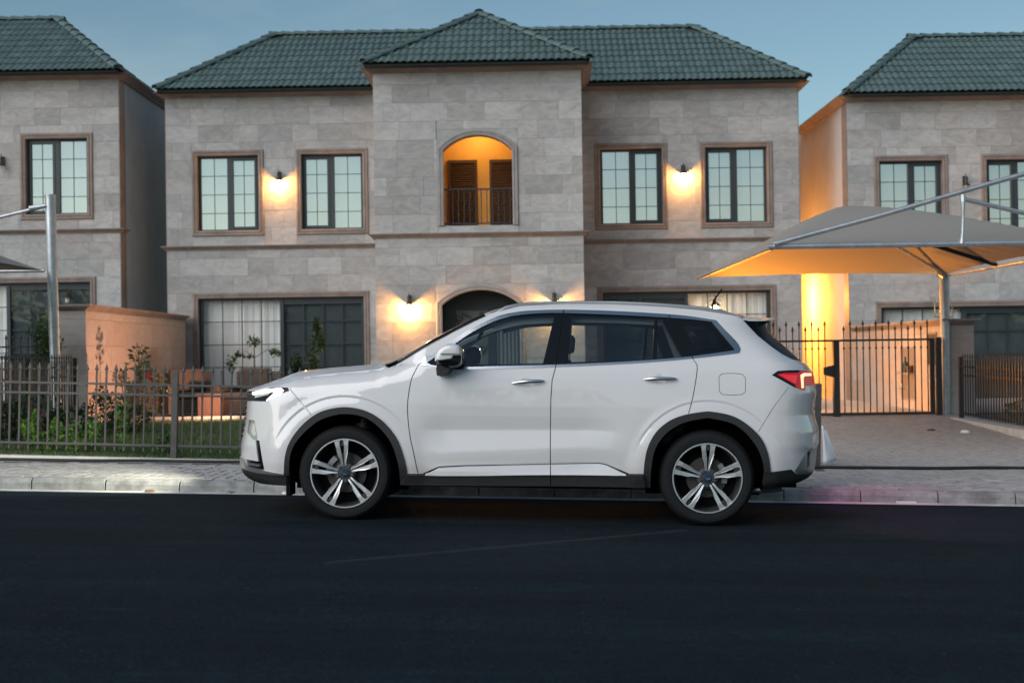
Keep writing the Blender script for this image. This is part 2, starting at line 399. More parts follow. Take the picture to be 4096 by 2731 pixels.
patio = grid_xy('patio', -6.2, 3.0, 22.6, 27.9, 12, 8, lambda x, y: .335, M_patio)
MB().box(-6.2, 3.0, 22.45, 22.6, .2, .35).build('edging', mat('white_edging', (.62, .60, .56), .8, var=.1), patio)
M_drive = mat('drive_screed', (.42, .38, .34), .85, var=.15, vscale=2)
grid_xy('drive', 3.0, 26, 21.3, 40, 10, 8, lambda x, y: .285, M_drive)
# ------------------------------------------------------------------ the villas (house frame: u along the front, v into the house, z up)
def slab(parent, x0, x1, z0, z1, v, th=.03, name='stone', m=None):
    m = m or M_stone
    o = link(name, unit_box(m, name+'_slab'), parent, (x0+.0016, v-th+random.uniform(-.0025, .0025), z0+.0016), None, (x1-x0-.0032, th+.006, z1-z0-.0032))
    return o
def cut_rect(r, hole):
    x0, x1, z0, z1 = r; a, b, c, d = hole
    if b <= x0+.004 or a >= x1-.004 or d <= z0+.004 or c >= z1-.004: return [r]
    out = []
    if a > x0+.02: out.append((x0, a, z0, z1))
    if b < x1-.02: out.append((b, x1, z0, z1))
    m0, m1 = max(x0, a), min(x1, b)
    if c > z0+.02: out.append((m0, m1, z0, c))
    if d < z1-.02: out.append((m0, m1, d, z1))
    return out
def course(parent, u0, u1, rows, holes, v, seed, lens=(.665, .665, .665, .5), off=None):
    rg = random.Random(seed)
    for k, (z0, z1) in enumerate(rows):
        x = u0-rg.uniform(0, .6)
        while x < u1-.02:
            L = rg.choice(lens); a, b = max(x, u0), min(x+L, u1)
            if u1-b < .12: b = u1
            if b-a > .05:
                rs = [(a, b, z0, z1)]
                for h in holes: rs = [q for r in rs for q in cut_rect(r, h)]
                for r in rs: slab(parent, *r, v)
            x = max(x+L, b) if b == u1 else x+L
def holed_wall(mb, u0, u1, z0, z1, v0, v1, holes):
    """a wall of boxes with rectangular openings left free"""
    zs = sorted({z0, z1} | {min(max(h[i], z0), z1) for h in holes for i in (2, 3)})
    for a, b in zip(zs, zs[1:]):
        xs = [(u0, u1)]
        for h in holes:
            if h[2] < (a+b)/2 < h[3]:
                xs = [q for p, r in xs for q in ([(p, min(r, h[0]))] if h[0] > p else [])+([(max(p, h[1]), r)] if h[1] < r else [])]
        for p, r in xs:
            if r-p > .001: mb.box(p, r, v0, v1, a, b)
def sweep(mb, path, prof, closed=True):
    """moulding: profile of (outward, forward) swept along a mitred path of (u,z) in the wall plane"""
    n = len(path); P = [Vector((a, b)) for a, b in path]; rings = []
    for i in range(n):
        if closed or 0 < i < n-1:
            d0 = (P[i]-P[i-1]).normalized(); d1 = (P[(i+1) % n]-P[i]).normalized()
        elif i == 0: d0 = d1 = (P[1]-P[0]).normalized()
        else: d0 = d1 = (P[i]-P[i-1]).normalized()
        n0 = Vector((d0.y, -d0.x)); n1 = Vector((d1.y, -d1.x)); mm = (n0+n1).normalized(); k = 1/max(.3, mm.dot(n0))
        rings.append([(P[i].x+mm.x*o*k, f, P[i].y+mm.y*o*k) for o, f in prof])
    m = len(prof); v = [p for r in rings for p in r]; f = []
    for i in range(n if closed else n-1):
        j = (i+1) % n
        for k in range(m-1): f.append((i*m+k, i*m+k+1, j*m+k+1, j*m+k))
    mb.add(v, f)
    if not closed: mb.add(rings[0], [tuple(range(m))]); mb.add(rings[-1], [tuple(range(m-1, -1, -1))])
PROF_W = [(-.004, .12), (-.004, -.055), (.028, -.062), (.040, -.048), (.048, -.048), (.056, -.062), (.088, -.062), (.10, -.045), (.106, -.02), (.106, .01)]
def surround(parent, a, b, c, d, v):
    mb = MB(); sweep(mb, [(a, c), (a, d), (b, d), (b, c)][::-1], [(o, v+f) for o, f in PROF_W])
    mb.build('window_surround', M_mould, parent)
def pane_grid(win, a, b, c, d, v, cols, rows, gm, bar=.016):
    """glass panes split by slim glazing bars, every pane an object"""
    w = (b-a)/cols; h = [c]+rows+[d]
    mb = MB()
    for i in range(1, cols): mb.box(a+w*i-bar/2, a+w*i+bar/2, v-.012, v+.012, c, d)
    for z in rows: mb.box(a, b, v-.010, v+.010, z-bar/2, z+bar/2)
    mb.build('glazing_bars', M_frame, win)
    for i in range(cols):
        for z0, z1 in zip(h, h[1:]):
            key = 'pane%.3f%.3f%s' % (w, z1-z0, gm.name)
            if key not in UNIT: UNIT[key] = MB().box(.004, w-.004, -.003, .003, .004, z1-z0-.004).mesh('pane', gm)
            o = link('pane', UNIT[key], win, (a+w*i, v, z0), (random.uniform(-.0025, .0025), 0, random.uniform(-.003, .003)))
def window_upper(house, wall, a, flip, lit=False):
    """two-light casement, 4 rows of panes, stone surround"""
    b, c, d = a+1.21, 3.745, 5.22; v = .10
    mb = MB(); fw = .055
    mb.box(a, b, v-.03, v+.05, d-.045, d); mb.box(a, b, v-.03, v+.05, c, c+.035); mb.box(a, a+fw, v-.03, v+.05, c+.035, d-.045); mb.box(b-fw, b, v-.03, v+.05, c+.035, d-.045)
    mid = a+.62 if not flip else a+.59
    mb.box(mid-.045, mid+.045, v-.035, v+.05, c+.035, d-.045)
    wide = (a+fw, mid-.045) if not flip else (mid+.045, b-fw)      # fixed light; the other is an opening sash with a heavier frame
    nar = (mid+.045, b-fw) if not flip else (a+fw, mid-.045)
    s = .05
    mb.box(nar[0], nar[0]+s*.6, v-.045, v+.03, c+.035, d-.045); mb.box(nar[1]-s*.9, nar[1], v-.045, v+.03, c+.035, d-.045)
    mb.box(nar[0]+s*.6, nar[1]-s*.9, v-.045, v+.03, d-.045-s, d-.045); mb.box(nar[0]+s*.6, nar[1]-s*.9, v-.045, v+.03, c+.035, c+.035+s)
    win = mb.build('window', M_frame, house)
    rows = [4.10, 4.465, 4.83]
    pane_grid(win, wide[0], wide[1], c+.035, d-.045, v+.012, 2, rows, M_wglass, .013)
    pane_grid(win, nar[0]+s*.6, nar[1]-s*.9, c+.035+s, d-.045-s, v-.005, 2, rows, M_wglass, .013)
    cu = MB(); n = 60; vs = []
    for i in range(n+1):
        t = i/n; y = v+.14+.007*math.sin(t*41+a)+.004*math.sin(t*97)
        vs += [(a+.02+(b-a-.04)*t, y, c+.02), (a+.02+(b-a-.04)*t, y, d-.01)]
    cu.add(vs, [(2*i, 2*i+2, 2*i+3, 2*i+1) for i in range(n)]); cu.build('curtain', M_curtain, win, smooth=True, fix=False)
    surround(house, a, b, c, d, 0)
    return win
def patio_door(house, a, b, dark_left, z0, curtain=True):
    """wide sliding door: one half behind a dark screen, one half with a white curtain"""
    d = 2.435; v = .10; fw = .07
    mb = MB(); mid = (a+b)/2
    mb.box(a, b, v-.04, v+.06, d-.05, d); mb.box(a, b, v-.04, v+.06, z0, z0+.06); mb.box(a, a+fw, v-.04, v+.06, z0+.06, d-.05); mb.box(b-fw, b, v-.04, v+.06, z0+.06, d-.05)
    mb.box(mid-.035, mid+.035, v-.05, v+.06, z0+.06, d-.05)
    if dark_left: mb.box(a+fw, mid-.035, v-.03, v+.03, d-.14, d-.05)
    else: mb.box(mid+.035, b-fw, v-.03, v+.03, d-.14, d-.05)
    win = mb.build('patio_door', M_frame, house)
    rows = [z0+.35, 1.08, 1.52, 1.97]
    rows = [r for r in rows if r > z0+.2]
    for (p, q, dk) in ((a+fw, mid-.035, dark_left), (mid+.035, b-fw, not dark_left)):
        top = d-.14 if dk else d-.05
        pane_grid(win, p, q, z0+.06, top, v-.01 if dk else v+.012, 4, rows, M_dglass if dk or not curtain else M_cglass, .018)
        if dk: MB().box(p, q, v+.035, v+.04, z0+.06, top).build('dark_screen', M_screen, win)
        elif curtain:
            n = 90; vs = []
            for i in range(n+1):
                t = i/n; y = v+.15+.006*math.sin(t*70+a)+.004*math.sin(t*170)
                vs += [(p-.02+(q-p+.04)*t, y, z0), (p-.02+(q-p+.04)*t, y, d-.01)]
            MB().add(vs, [(2*i, 2*i+2, 2*i+3, 2*i+1) for i in range(n)]).build('curtain', M_curtain, win, smooth=True, fix=False)
    mb = MB(); sweep(mb, [(a, z0), (a, d), (b, d), (b, z0)][::-1], [(o, f) for o, f in PROF_W], closed=False)
    mb.build('window_surround', M_mould, house)
    return win
CORN = [(0, -.012), (.0, -.05), (.03, -.055), (.045, -.10), (.06, -.11), (.085, -.15), (.095, -.15), (.095, -.012)]
def cornice(mb, u0, u1, z, v, prof, ends=(0, 0), depth=.2):
    """horizontal moulding on the front face, (rise, forward) profile, mitred returns"""
    n = len(prof); vs = []; fs = []
    for k, (u, e) in enumerate(((u0, ends[0]), (u1, ends[1]))):
        for h, f in prof:
            vs.append((u+(f*1 if k == 0 else -f)*e, v+f, z+h))
    for i in range(n-1): fs.append((i, i+1, n+i+1, n+i))
    fs.append(tuple(range(n))); fs.append(tuple(range(2*n-1, n-1, -1)))
    mb.add(vs, fs)
    for k, (u, e) in enumerate(((u0, ends[0]), (u1, ends[1]))):
        if not e: continue
        s = 1 if k == 0 else -1; vs = []
        for h, f in prof: vs.append((u+f*s, v+f, z+h))
        for h, f in prof: vs.append((u+f*s, v+depth, z+h))
        mb.add(vs, [(i, i+1, n+i+1, n+i) for i in range(n-1)]+[tuple(range(n)), tuple(range(2*n-1, n-1, -1))])
def roll_tile(w=.262, L=.345, r=.028, th=.016, seg=5):
    """double-roll roof tile, lower edge at the origin, lying along +y"""
    pts = []
    for q in range(2):
        for i in range(seg+1):
            if q and i == 0: continue
            t = i/seg; pts.append((w*(q+t)/2, r*(.5-.5*math.cos(2*math.pi*t))**.8))
    n = len(pts); vs = [(x, 0, h+.030) for x, h in pts]+[(x, L, h+.004) for x, h in pts]+[(x, 0, h+.030-th) for x, h in pts]
    fs = [(i, i+1, n+i+1, n+i) for i in range(n-1)]+[(2*n+i, 2*n+i+1, i+1, i) for i in range(n-1)]
    return vs, fs
TILE_W, TILE_E = .262, .3085
def slope_tiles(roof, origin, du, dv, width, length, keep, budget, name='tile', first=None):
    """covers a slope with tiles; keep(s,t) -> bool for the part of the slope that is roof; first `budget` tiles are objects"""
    du, dv = Vector(du).normalized(), Vector(dv).normalized(); nn = du.cross(dv)
    if nn.z < 0: nn = -nn
    M = Matrix((du, dv, nn)).transposed().to_4x4()
    vs, fs = roll_tile()
    key = 'roof_tile_mesh'
    if key not in UNIT:
        UNIT[key] = MB().add(vs, fs).mesh('tile', M_roof, smooth=50, fix=False)
    stuff = MB(); singles = 0
    for j in range(int(length/TILE_E)+1):
        for i in range(int(width/TILE_W)+2):
            s, t = i*TILE_W, j*TILE_E
            cs = [(s, t), (s+TILE_W, t), (s, min(t+TILE_E, length)), (s+TILE_W, min(t+TILE_E, length))]
            inn = [keep(*c) for c in cs]
            if not any(inn): continue
            o = Vector(origin)+du*s+dv*t
            if all(inn) and singles < budget and (first is None or first[0] <= s <= first[1]):
                link(name, UNIT[key], roof, o, M.to_euler()); singles += 1
            else:
                # tiles cut along a hip: clamp the outline to the slope
                vv = []
                for x, y, z in vs:
                    a, b = s+x, t+y
                    if not all(inn): a, b = clampin(keep, a, b, width)
                    vv.append(Vector(origin)+du*a+dv*b+nn*z)
                stuff.add(vv, fs)
    if stuff.v:
        tag(stuff.build('tile_field', M_roof, roof, fix=False), kind='stuff')
    return singles
def clampin(keep, a, b, width):
    if keep(a, b): return a, b
    lo, hi = a, width/2
    if not keep(hi, b): return hi, b
    for _ in range(9):
        m = (lo+hi)/2
        if keep(m, b): hi = m
        else: lo = m
    return hi, b
def ridge_run(roof, p0, p1, r=.098, L=.33, flat=.8, name='ridge_tile'):
    """half-round capping tiles lapped one over the next from p0 (low) to p1 (high)"""
    p0, p1 = Vector(p0), Vector(p1); d = p1-p0; n = max(1, round(d.length/L)); e = d.length/n; d.normalize()
    u = d.cross(Vector((0, 0, 1))).normalized(); w = u.cross(d)
    key = 'cap%.3f' % e
    if key not in UNIT:
        seg = 8; vs = []
        for y, k, up in ((0, 1.0, .022), (e*1.15, .86, 0), (0, .82, .022)):
            for i in range(seg+1):
                a = math.pi*i/seg; vs.append((r*k*1.15*math.cos(a), y, r*k*flat*math.sin(a)+up))
        m = seg+1; fs = [(i, i+1, m+i+1, m+i) for i in range(seg)]+[(2*m+i, 2*m+i+1, i+1, i) for i in range(seg)]
        UNIT[key] = MB().add(vs, fs).mesh('ridge_tile', M_roof, smooth=50, fix=False)
    M = Matrix((u, d, w)).transposed().to_euler()
    for i in range(n):
        link(name, UNIT[key], roof, p0+d*(e*i), M)
ZE, TAN = 6.445, .657                        # eaves height and roof pitch
def main_roof(house, u0, u1, ur0, ur1, budget, clip=None, left=True, right=True, first=None):
    """hipped roof over the body of the house; clip=(a,b) limits the tiled front to what is built"""
    ve = -.45; rise = 1.525; vr = ve+2.32
    a, b = clip or (u0, u1)
    mb = MB()
    q = .03
    vs = [(u0, ve+.02, ZE-q), (u1, ve+.02, ZE-q), (ur1+.05, vr, ZE+rise+.012), (ur0-.05, vr, ZE+rise+.012), (u0, 2*vr-ve, ZE-q), (u1, 2*vr-ve, ZE-q)]
    mb.add(vs, [(0, 1, 2, 3), (1, 5, 2), (5, 4, 3, 2), (4, 0, 3), (0, 4, 5, 1)])
    roof = mb.build('roof', M_under, house, fix=False)
    Ls = math.hypot(2.32, rise)
    kl, kr = (ur0-u0)/Ls, (u1-ur1)/Ls
    def keep(s, t):
        return t <= Ls+.001 and s >= kl*t-.02 and s <= (u1-u0)-kr*t+.02 and a-u0-.001 <= s <= b-u0+.3
    slope_tiles(roof, (u0, ve, ZE), (1, 0, 0), (0, 2.32, rise), u1-u0, Ls, keep, budget, first=first)
    D = 2*(vr-ve)
    for side in ((0,) if left else ())+((1,) if right else ()):
        ue, ur = (u0, ur0) if side == 0 else (u1, ur1)
        dx = ur-ue; Lh = math.hypot(dx, rise); half = D/2
        def keeph(s, t): return t <= Lh and s >= half*t/Lh-.02 and s <= D-half*t/Lh+.02
        if side == 0: slope_tiles(roof, (ue, ve+D, ZE), (0, -1, 0), (dx, 0, rise), D, Lh, keeph, 0)
        else: slope_tiles(roof, (ue, ve, ZE), (0, 1, 0), (dx, 0, rise), D, Lh, keeph, 0)
        ridge_run(roof, (ue, ve, ZE+.012), (ur, vr, ZE+rise+.012))
    ra, rb = max(ur0, a), min(ur1, b)
    ridge_run(roof, (ra-.12, vr, ZE+rise-.002), (rb+.12, vr, ZE+rise-.002), L=.26)
    return roof
def rows_between(z0, z1, ref, h=.335):
    zs = [z1]; k = 0
    z = ref
    while z >= z1-.03: z -= h
    while z > z0+.03: zs.append(z); z -= h
    zs.append(z0)
    return [(b, a) for a, b in zip(zs, zs[1:])]
UP_ROWS = rows_between(3.46, 6.35, 6.143); LOW_ROWS = rows_between(.0, 3.37, 3.203)
def wing(house, u0, u1, wins, door, seed, zbase, side=None):
    """one wing: backing wall, cladding, windows, cornices; wins = [(left edge, flip)], door = (a, b, dark_left)"""
    ho = [(a, a+1.21, 3.745, 5.22) for a, _ in wins]+([(door[0], door[1], zbase-1, 2.435)] if door else [])
    mb = MB(); holed_wall(mb, u0, u1, zbase-.3, 6.50, -.016, .24, ho)
    wall = mb.build('wall', M_mortar, house)
    trims = [(a-.10, b+.10, c-.10, d+.10) for a, b, c, d in ho]
    course(wall, u0, u1, UP_ROWS, trims, 0, seed); course(wall, u0, u1, [r for r in LOW_ROWS if r[1] > zbase], trims, 0, seed+1)
    for a, f in wins: window_upper(house, wall, a, f)
    if door: patio_door(house, *door, zbase)
    return wall
EAVE_P = [(0, .0), (0, -.06), (.02, -.07), (.05, -.13), (.06, -.14), (.085, -.20), (.10, -.21), (.10, .0)]
STR_P = [(0, .0), (0, -.045), (.02, -.05), (.045, -.085), (.06, -.09), (.068, -.115), (.085, -.115), (.085, 0)]
def cornices(house, runs):
    for r in runs:
        mb = MB(); cornice(mb, *r); mb.build('cornice', M_mould, house)
def body(house, u0, u1, zbase, m=None, sides=(True, True), back=3.75):
    """plain side and back walls behind the front, floor slabs so nothing shows through"""
    mb = MB()
    if sides[0]: mb.box(u0, u0+.2, .242, back, zbase-.4, 6.46)
    if sides[1]: mb.box(u1-.2, u1, .242, back, zbase-.4, 6.46)
    mb.box(u0+.2, u1-.2, back-.2, back, zbase-.4, 6.46)
    w = mb.build('side_wall', m or M_plaster, house)
    MB().box(u0+.2, u1-.2, .25, back-.2, 3.28, 3.42).build('floor_slab', M_dark, house)
    MB().box(u0+.2, u1-.2, 1.6, 1.65, zbase, 6.4).build('room_divider', M_dark, house)
    return w
def corner_strip(house, u, zbase, s):
    """stone return and plaster margin at a front corner"""
    mb = MB(); mb.box(u-.005 if s > 0 else u-.012, u+.012 if s > 0 else u+.005, -.028, .36, zbase-.3, 6.44)
    mb.build('corner_stone', M_mould, house)

# main villa ----------------------------------------------------------------------------------------
GZ = .335
H = thing('house', 'stone villa with an arched orange-lit balcony, standing behind the white car', 'house', (0, 27.7, 0), (0, 0, -.015))
wing(H, -6.71, -2.41, [(-6.11, 0), (-4.07, 1)], (-6.12, -2.87, False), 11, GZ)
wing(H, 1.345, 5.62, [(1.76, 0), (3.80, 1)], (1.77, 5.04, True), 23, GZ)
body(H, -6.71, 5.62, GZ, back=4.6)
corner_strip(H, -6.71, GZ, -1); corner_strip(H, 5.62, GZ, 1)
cornices(H, [(-6.71, -2.52, 6.345, 0, EAVE_P, (1, 0), 4.0), (1.46, 5.62, 6.345, 0, EAVE_P, (0, 1), 4.0), (-6.71, -2.42, 3.37, 0, STR_P, (1, 0), .3), (1.355, 5.62, 3.37, 0, STR_P, (0, 1), .3)])
roof = main_roof(H, -6.79, 5.74, -4.88, 3.83, 190)
# projecting bay with the balcony and the entrance
BV = -2.1; b0, b1 = -2.41, 1.345
def arc_pts(a, b, zs, zt, n=18):
    w = (b-a)/2; h = zt-zs; rr = (w*w+h*h)/(2*h); c = (a+b)/2; cz = zt-rr; th = math.asin(w/rr)
    return [(c+rr*math.sin(-th+2*th*i/n), cz+rr*math.cos(-th+2*th*i/n)) for i in range(n+1)]
BAL = (-1.165, .085, 3.585, 4.945, 5.215); ENT = (-1.225, .175, GZ-.3, 2.165, 2.43)
mb = MB(); hs = [(BAL[0], BAL[1], BAL[2], 5.25), (ENT[0], ENT[1], ENT[2], 2.47)]
holed_wall(mb, b0, b1, GZ-.3, 6.50, BV-.016, BV+.24, hs)
for A, top in ((BAL, 5.25), (ENT, 2.47)):
    ar = arc_pts(A[0], A[1], A[3], A[4]); n = len(ar)//2
    mb.prism([(A[0], top)]+[(A[0], A[3])]+ar[1:n+1]+[(ar[n][0], top)], BV, BV+.24)
    mb.prism([(ar[n][0], top)]+ar[n:-1]+[(A[1], A[3]), (A[1], top)], BV, BV+.24)
bay = mb.build('wall', M_mortar, H)
tr = []
for A in (BAL, ENT):
    o = .105; tr.append((A[0]-o, A[1]+o, A[2]-(.15 if A is BAL else 0), A[4]+o))
course(bay, b0, b1, UP_ROWS, tr, BV, 31); course(bay, b0, b1, [r for r in LOW_ROWS if r[1] > GZ], tr, BV, 37)
for A, t4 in zip((BAL, ENT), tr):            # spandrel stones round the arches
    ar = arc_pts(A[0]-.1, A[1]+.1, A[3]+.02, A[4]+.1); n = len(ar)//2
    for pts in ([(t4[0]+.003, t4[3]-.003)]+[(t4[0]+.003, A[3])]+ar[1:n]+[(ar[n][0]-.004, t4[3]-.003)], [(ar[n][0]+.004, t4[3]-.003)]+ar[n+1:-1]+[(t4[1]-.003, A[3]), (t4[1]-.003, t4[3]-.003)]):
        MB().prism(pts, BV-.03, BV+.002).build('stone', M_stone, bay)
    path = [(A[0], A[2])]+arc_pts(A[0], A[1], A[3], A[4], 20)+[(A[1], A[2])]
    m2 = MB(); sweep(m2, path[::-1], [(o, BV+f) for o, f in PROF_W], closed=False); m2.build('arch_surround', mat('arch_moulding', (.30, .28, .268), .7, var=.18, vscale=5, bump=.2, bscale=25), H)
slab(bay, BAL[0]-.1, BAL[1]+.1, 3.46, 3.575, BV)
mb = MB()
for a, b in ((b0, b0+.22), (b1-.22, b1)): mb.box(a, b, BV+.242, .3, GZ-.3, 6.46)
mb.build('side_wall', M_plaster, H)
cornices(H, [(b0, b1, 6.345, BV, EAVE_P, (1, 1), 2.2), (b0, b1, 3.37, BV, STR_P, (1, 1), 2.2)])
# balcony recess: walls coloured with the lamp's orange, louvred doors, railing
mb = MB()
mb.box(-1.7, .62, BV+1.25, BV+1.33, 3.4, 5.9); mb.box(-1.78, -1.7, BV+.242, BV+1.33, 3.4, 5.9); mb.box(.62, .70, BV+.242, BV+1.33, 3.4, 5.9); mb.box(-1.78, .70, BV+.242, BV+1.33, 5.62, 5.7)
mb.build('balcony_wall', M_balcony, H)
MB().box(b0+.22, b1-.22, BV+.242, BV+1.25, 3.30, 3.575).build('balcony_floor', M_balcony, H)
sm = MB().box(0, .455, -.012, .012, 0, .016).mesh('louvre', M_shutter)
for a in (-1.155, -.365):
    w = .56; mb = MB(); v = BV+1.19
    mb.box(a, a+.05, v, v+.05, 3.58, 4.93); mb.box(a+w-.05, a+w, v, v+.05, 3.58, 4.93); mb.box(a+.05, a+w-.05, v, v+.05, 4.87, 4.93); mb.box(a+.05, a+w-.05, v, v+.05, 3.58, 3.66)
    sh = mb.build('shutter', M_shutter, H)
    MB().box(a+.04, a+w-.04, v+.035, v+.045, 3.6, 4.9).build('shutter_back', M_dark, sh)
    for k in range(28): link('louvre', sm, sh, (a+.052, v+.022, 3.675+k*.0425), (R(-38), 0, 0))
mb = MB(); v = BV+.10
mb.box(BAL[0], BAL[1], v-.018, v+.018, 4.235, 4.262); mb.box(BAL[0], BAL[1], v-.014, v+.014, 3.62, 3.642)
rail = mb.build('railing', M_iron, H)
bme = MB().box(-.008, .008, -.008, .008, 0, .595).mesh('baluster', M_iron)
for k in range(12): link('baluster', bme, rail, (BAL[0]+.055+k*.1035, v, 3.641))
# entrance: dark door set back, wrought scroll panel with glass, side screen
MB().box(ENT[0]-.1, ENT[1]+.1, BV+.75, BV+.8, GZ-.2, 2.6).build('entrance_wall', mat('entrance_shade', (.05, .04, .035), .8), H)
mb = MB(); v = BV+.62
mb.box(ENT[0], ENT[1], v, v+.08, 2.26, 2.45); mb.box(ENT[0], ENT[0]+.05, v, v+.08, GZ, 2.26); mb.box(ENT[1]-.05, ENT[1], v, v+.08, GZ, 2.26)
mb.box(ENT[0]+.05, ENT[0]+.22, v+.02, v+.07, GZ, 2.26); mb.box(-.42, -.26, v+.02, v+.07, GZ, 2.26); mb.box(ENT[0]+.22, -.42, v+.02, v+.07, 2.08, 2.26); mb.box(ENT[0]+.22, -.42, v+.02, v+.07, GZ, .7)
mb.box(-.26, ENT[1]-.05, v+.02, v+.07, 2.08, 2.26)
door = mb.build('entrance_door', M_frame, H)
MB().box(ENT[0]+.22, -.42, v+.055, v+.06, .7, 2.08).build('door_pane', mat('frosted_pane', (.16, .175, .17), .35), door)
MB().box(-.26, ENT[1]-.05, v+.055, v+.06, GZ, 2.08).build('door_pane', mat('frosted_pane_pale', (.30, .32, .31), .35), door)
mb = MB()
def spiral(cx, cz, r0, r1, a0, a1, n=26): return [(cx+(r0+(r1-r0)*i/n)*math.cos(a0+(a1-a0)*i/n), v+.03, cz+(r0+(r1-r0)*i/n)*math.sin(a0+(a1-a0)*i/n)) for i in range(n+1)]
for s in (0, 1):
    cz = 1.78-.62*s
    mb.tube(spiral(-.93, cz+.16, .08, .015, 2.2, 9.5), .009, 6); mb.tube(spiral(-.52, cz+.22, .075, .015, .6, -6.4), .009, 6)
    mb.tube(spiral(-.78, cz-.02, .15, .03, 3.2, 10.5), .010, 6)
    mb.tube([(-1.0, v+.03, cz+.1), (-.9, v+.03, cz-.02), (-.82, v+.03, cz-.14), (-.74, v+.03, cz-.26)], .010, 6)
    mb.tube([(-.9, v+.03, cz+.24), (-.74, v+.03, cz+.17), (-.64, v+.03, cz+.10), (-.5, v+.03, cz+.12), (-.45, v+.03, cz+.2)], .010, 6)
mb.build('scroll_ironwork', M_iron, door)
mb = MB()
for k in range(5): mb.tube([(-.22+k*.072, v+.03, GZ), (-.22+k*.072, v+.03, 2.08)], .008, 6)
mb.build('door_bars', M_iron, door)
# bay roof
ve = BV-.45; bu0, bu1 = -2.53, 1.475; hw = (bu1-bu0)/2; rise = hw*.652; cu = (bu0+bu1)/2
q = .03; vb = 1.7
mb = MB(); mb.add([(bu0, ve+.02, ZE-q), (bu1, ve+.02, ZE-q), (cu, ve+hw, ZE+rise-q), (cu, vb, ZE+rise-q), (bu0, vb, ZE-q), (bu1, vb, ZE-q)], [(0, 1, 2), (1, 5, 3, 2), (4, 0, 2, 3), (0, 4, 5, 1)])
broof = mb.build('roof', M_under, H, fix=False)
Lf = math.hypot(hw, rise)
slope_tiles(broof, (bu0, ve, ZE), (1, 0, 0), (0, hw, rise), 2*hw, Lf, lambda s, t: t <= Lf and s >= hw*t/Lf-.02 and s <= 2*hw-hw*t/Lf+.02, 110)
slope_tiles(broof, (bu0, vb, ZE), (0, -1, 0), (hw, 0, rise), vb-ve, Lf, lambda s, t: t <= Lf and s <= (vb-ve)-hw*t/Lf+.02, 0)
slope_tiles(broof, (bu1, ve, ZE), (0, 1, 0), (-hw, 0, rise), vb-ve, Lf, lambda s, t: t <= Lf and s >= hw*t/Lf-.02, 0)
ridge_run(broof, (bu0, ve, ZE+.012), (cu, ve+hw, ZE+rise+.012), L=.36); ridge_run(broof, (bu1, ve, ZE+.012), (cu, ve+hw, ZE+rise+.012), L=.36)
ridge_run(broof, (cu, vb, ZE+rise+.03), (cu, ve+hw-.05, ZE+rise+.03), L=.30)

# neighbours ---------------------------------------------------------------------------------------
HL = thing('house', 'grey stone villa with unlit lanterns, beyond the low pinkish garden wall', 'house', (-13.17, 27.58, .345), (0, 0, -.010))
wing(HL, 1.345, 5.62, [(1.76, 0), (3.80, 1)], (1.77, 5.04, False), 51, .1)
wing(HL, -2.41, 1.345, [], None, 91, .1); wing(HL, -6.71, -2.41, [(-6.11, 0), (-4.07, 1)], (-6.12, -2.87, True), 93, .1)
body(HL, -6.71, 5.62, .1, sides=(True, True), back=5.0); corner_strip(HL, 5.62, .1, 1)
cornices(HL, [(-6.71, 5.62, 6.345, 0, EAVE_P, (1, 1), 4.0), (-6.71, 5.62, 3.37, 0, STR_P, (1, 1), .3)])
main_roof(HL, -6.79, 5.74, -4.88, 3.83, 120, first=(9.5, 13))
HR = thing('house', 'grey stone villa behind the drive gate, with its side wall glowing orange', 'house', (13.15, 27.1, -.39), (0, 0, 0))
wing(HR, -6.71, -2.41, [(-6.11, 0), (-4.07, 1)], (-6.12, -2.87, False), 71, .62)
wing(HR, -2.41, 1.345, [], None, 95, .62); wing(HR, 1.345, 5.62, [(1.76, 0), (3.80, 1)], (1.77, 5.04, True), 97, .62)
body(HR, -6.71, 5.62, .62, back=5.6); corner_strip(HR, -6.71, .62, -1)
cornices(HR, [(-6.71, 5.62, 6.345, 0, EAVE_P, (1, 1), 4.0), (-6.71, 5.62, 3.37, 0, STR_P, (1, 1), .3)])
main_roof(HR, -6.79, 5.74, -4.88, 3.83, 120, first=(0, 4.2))
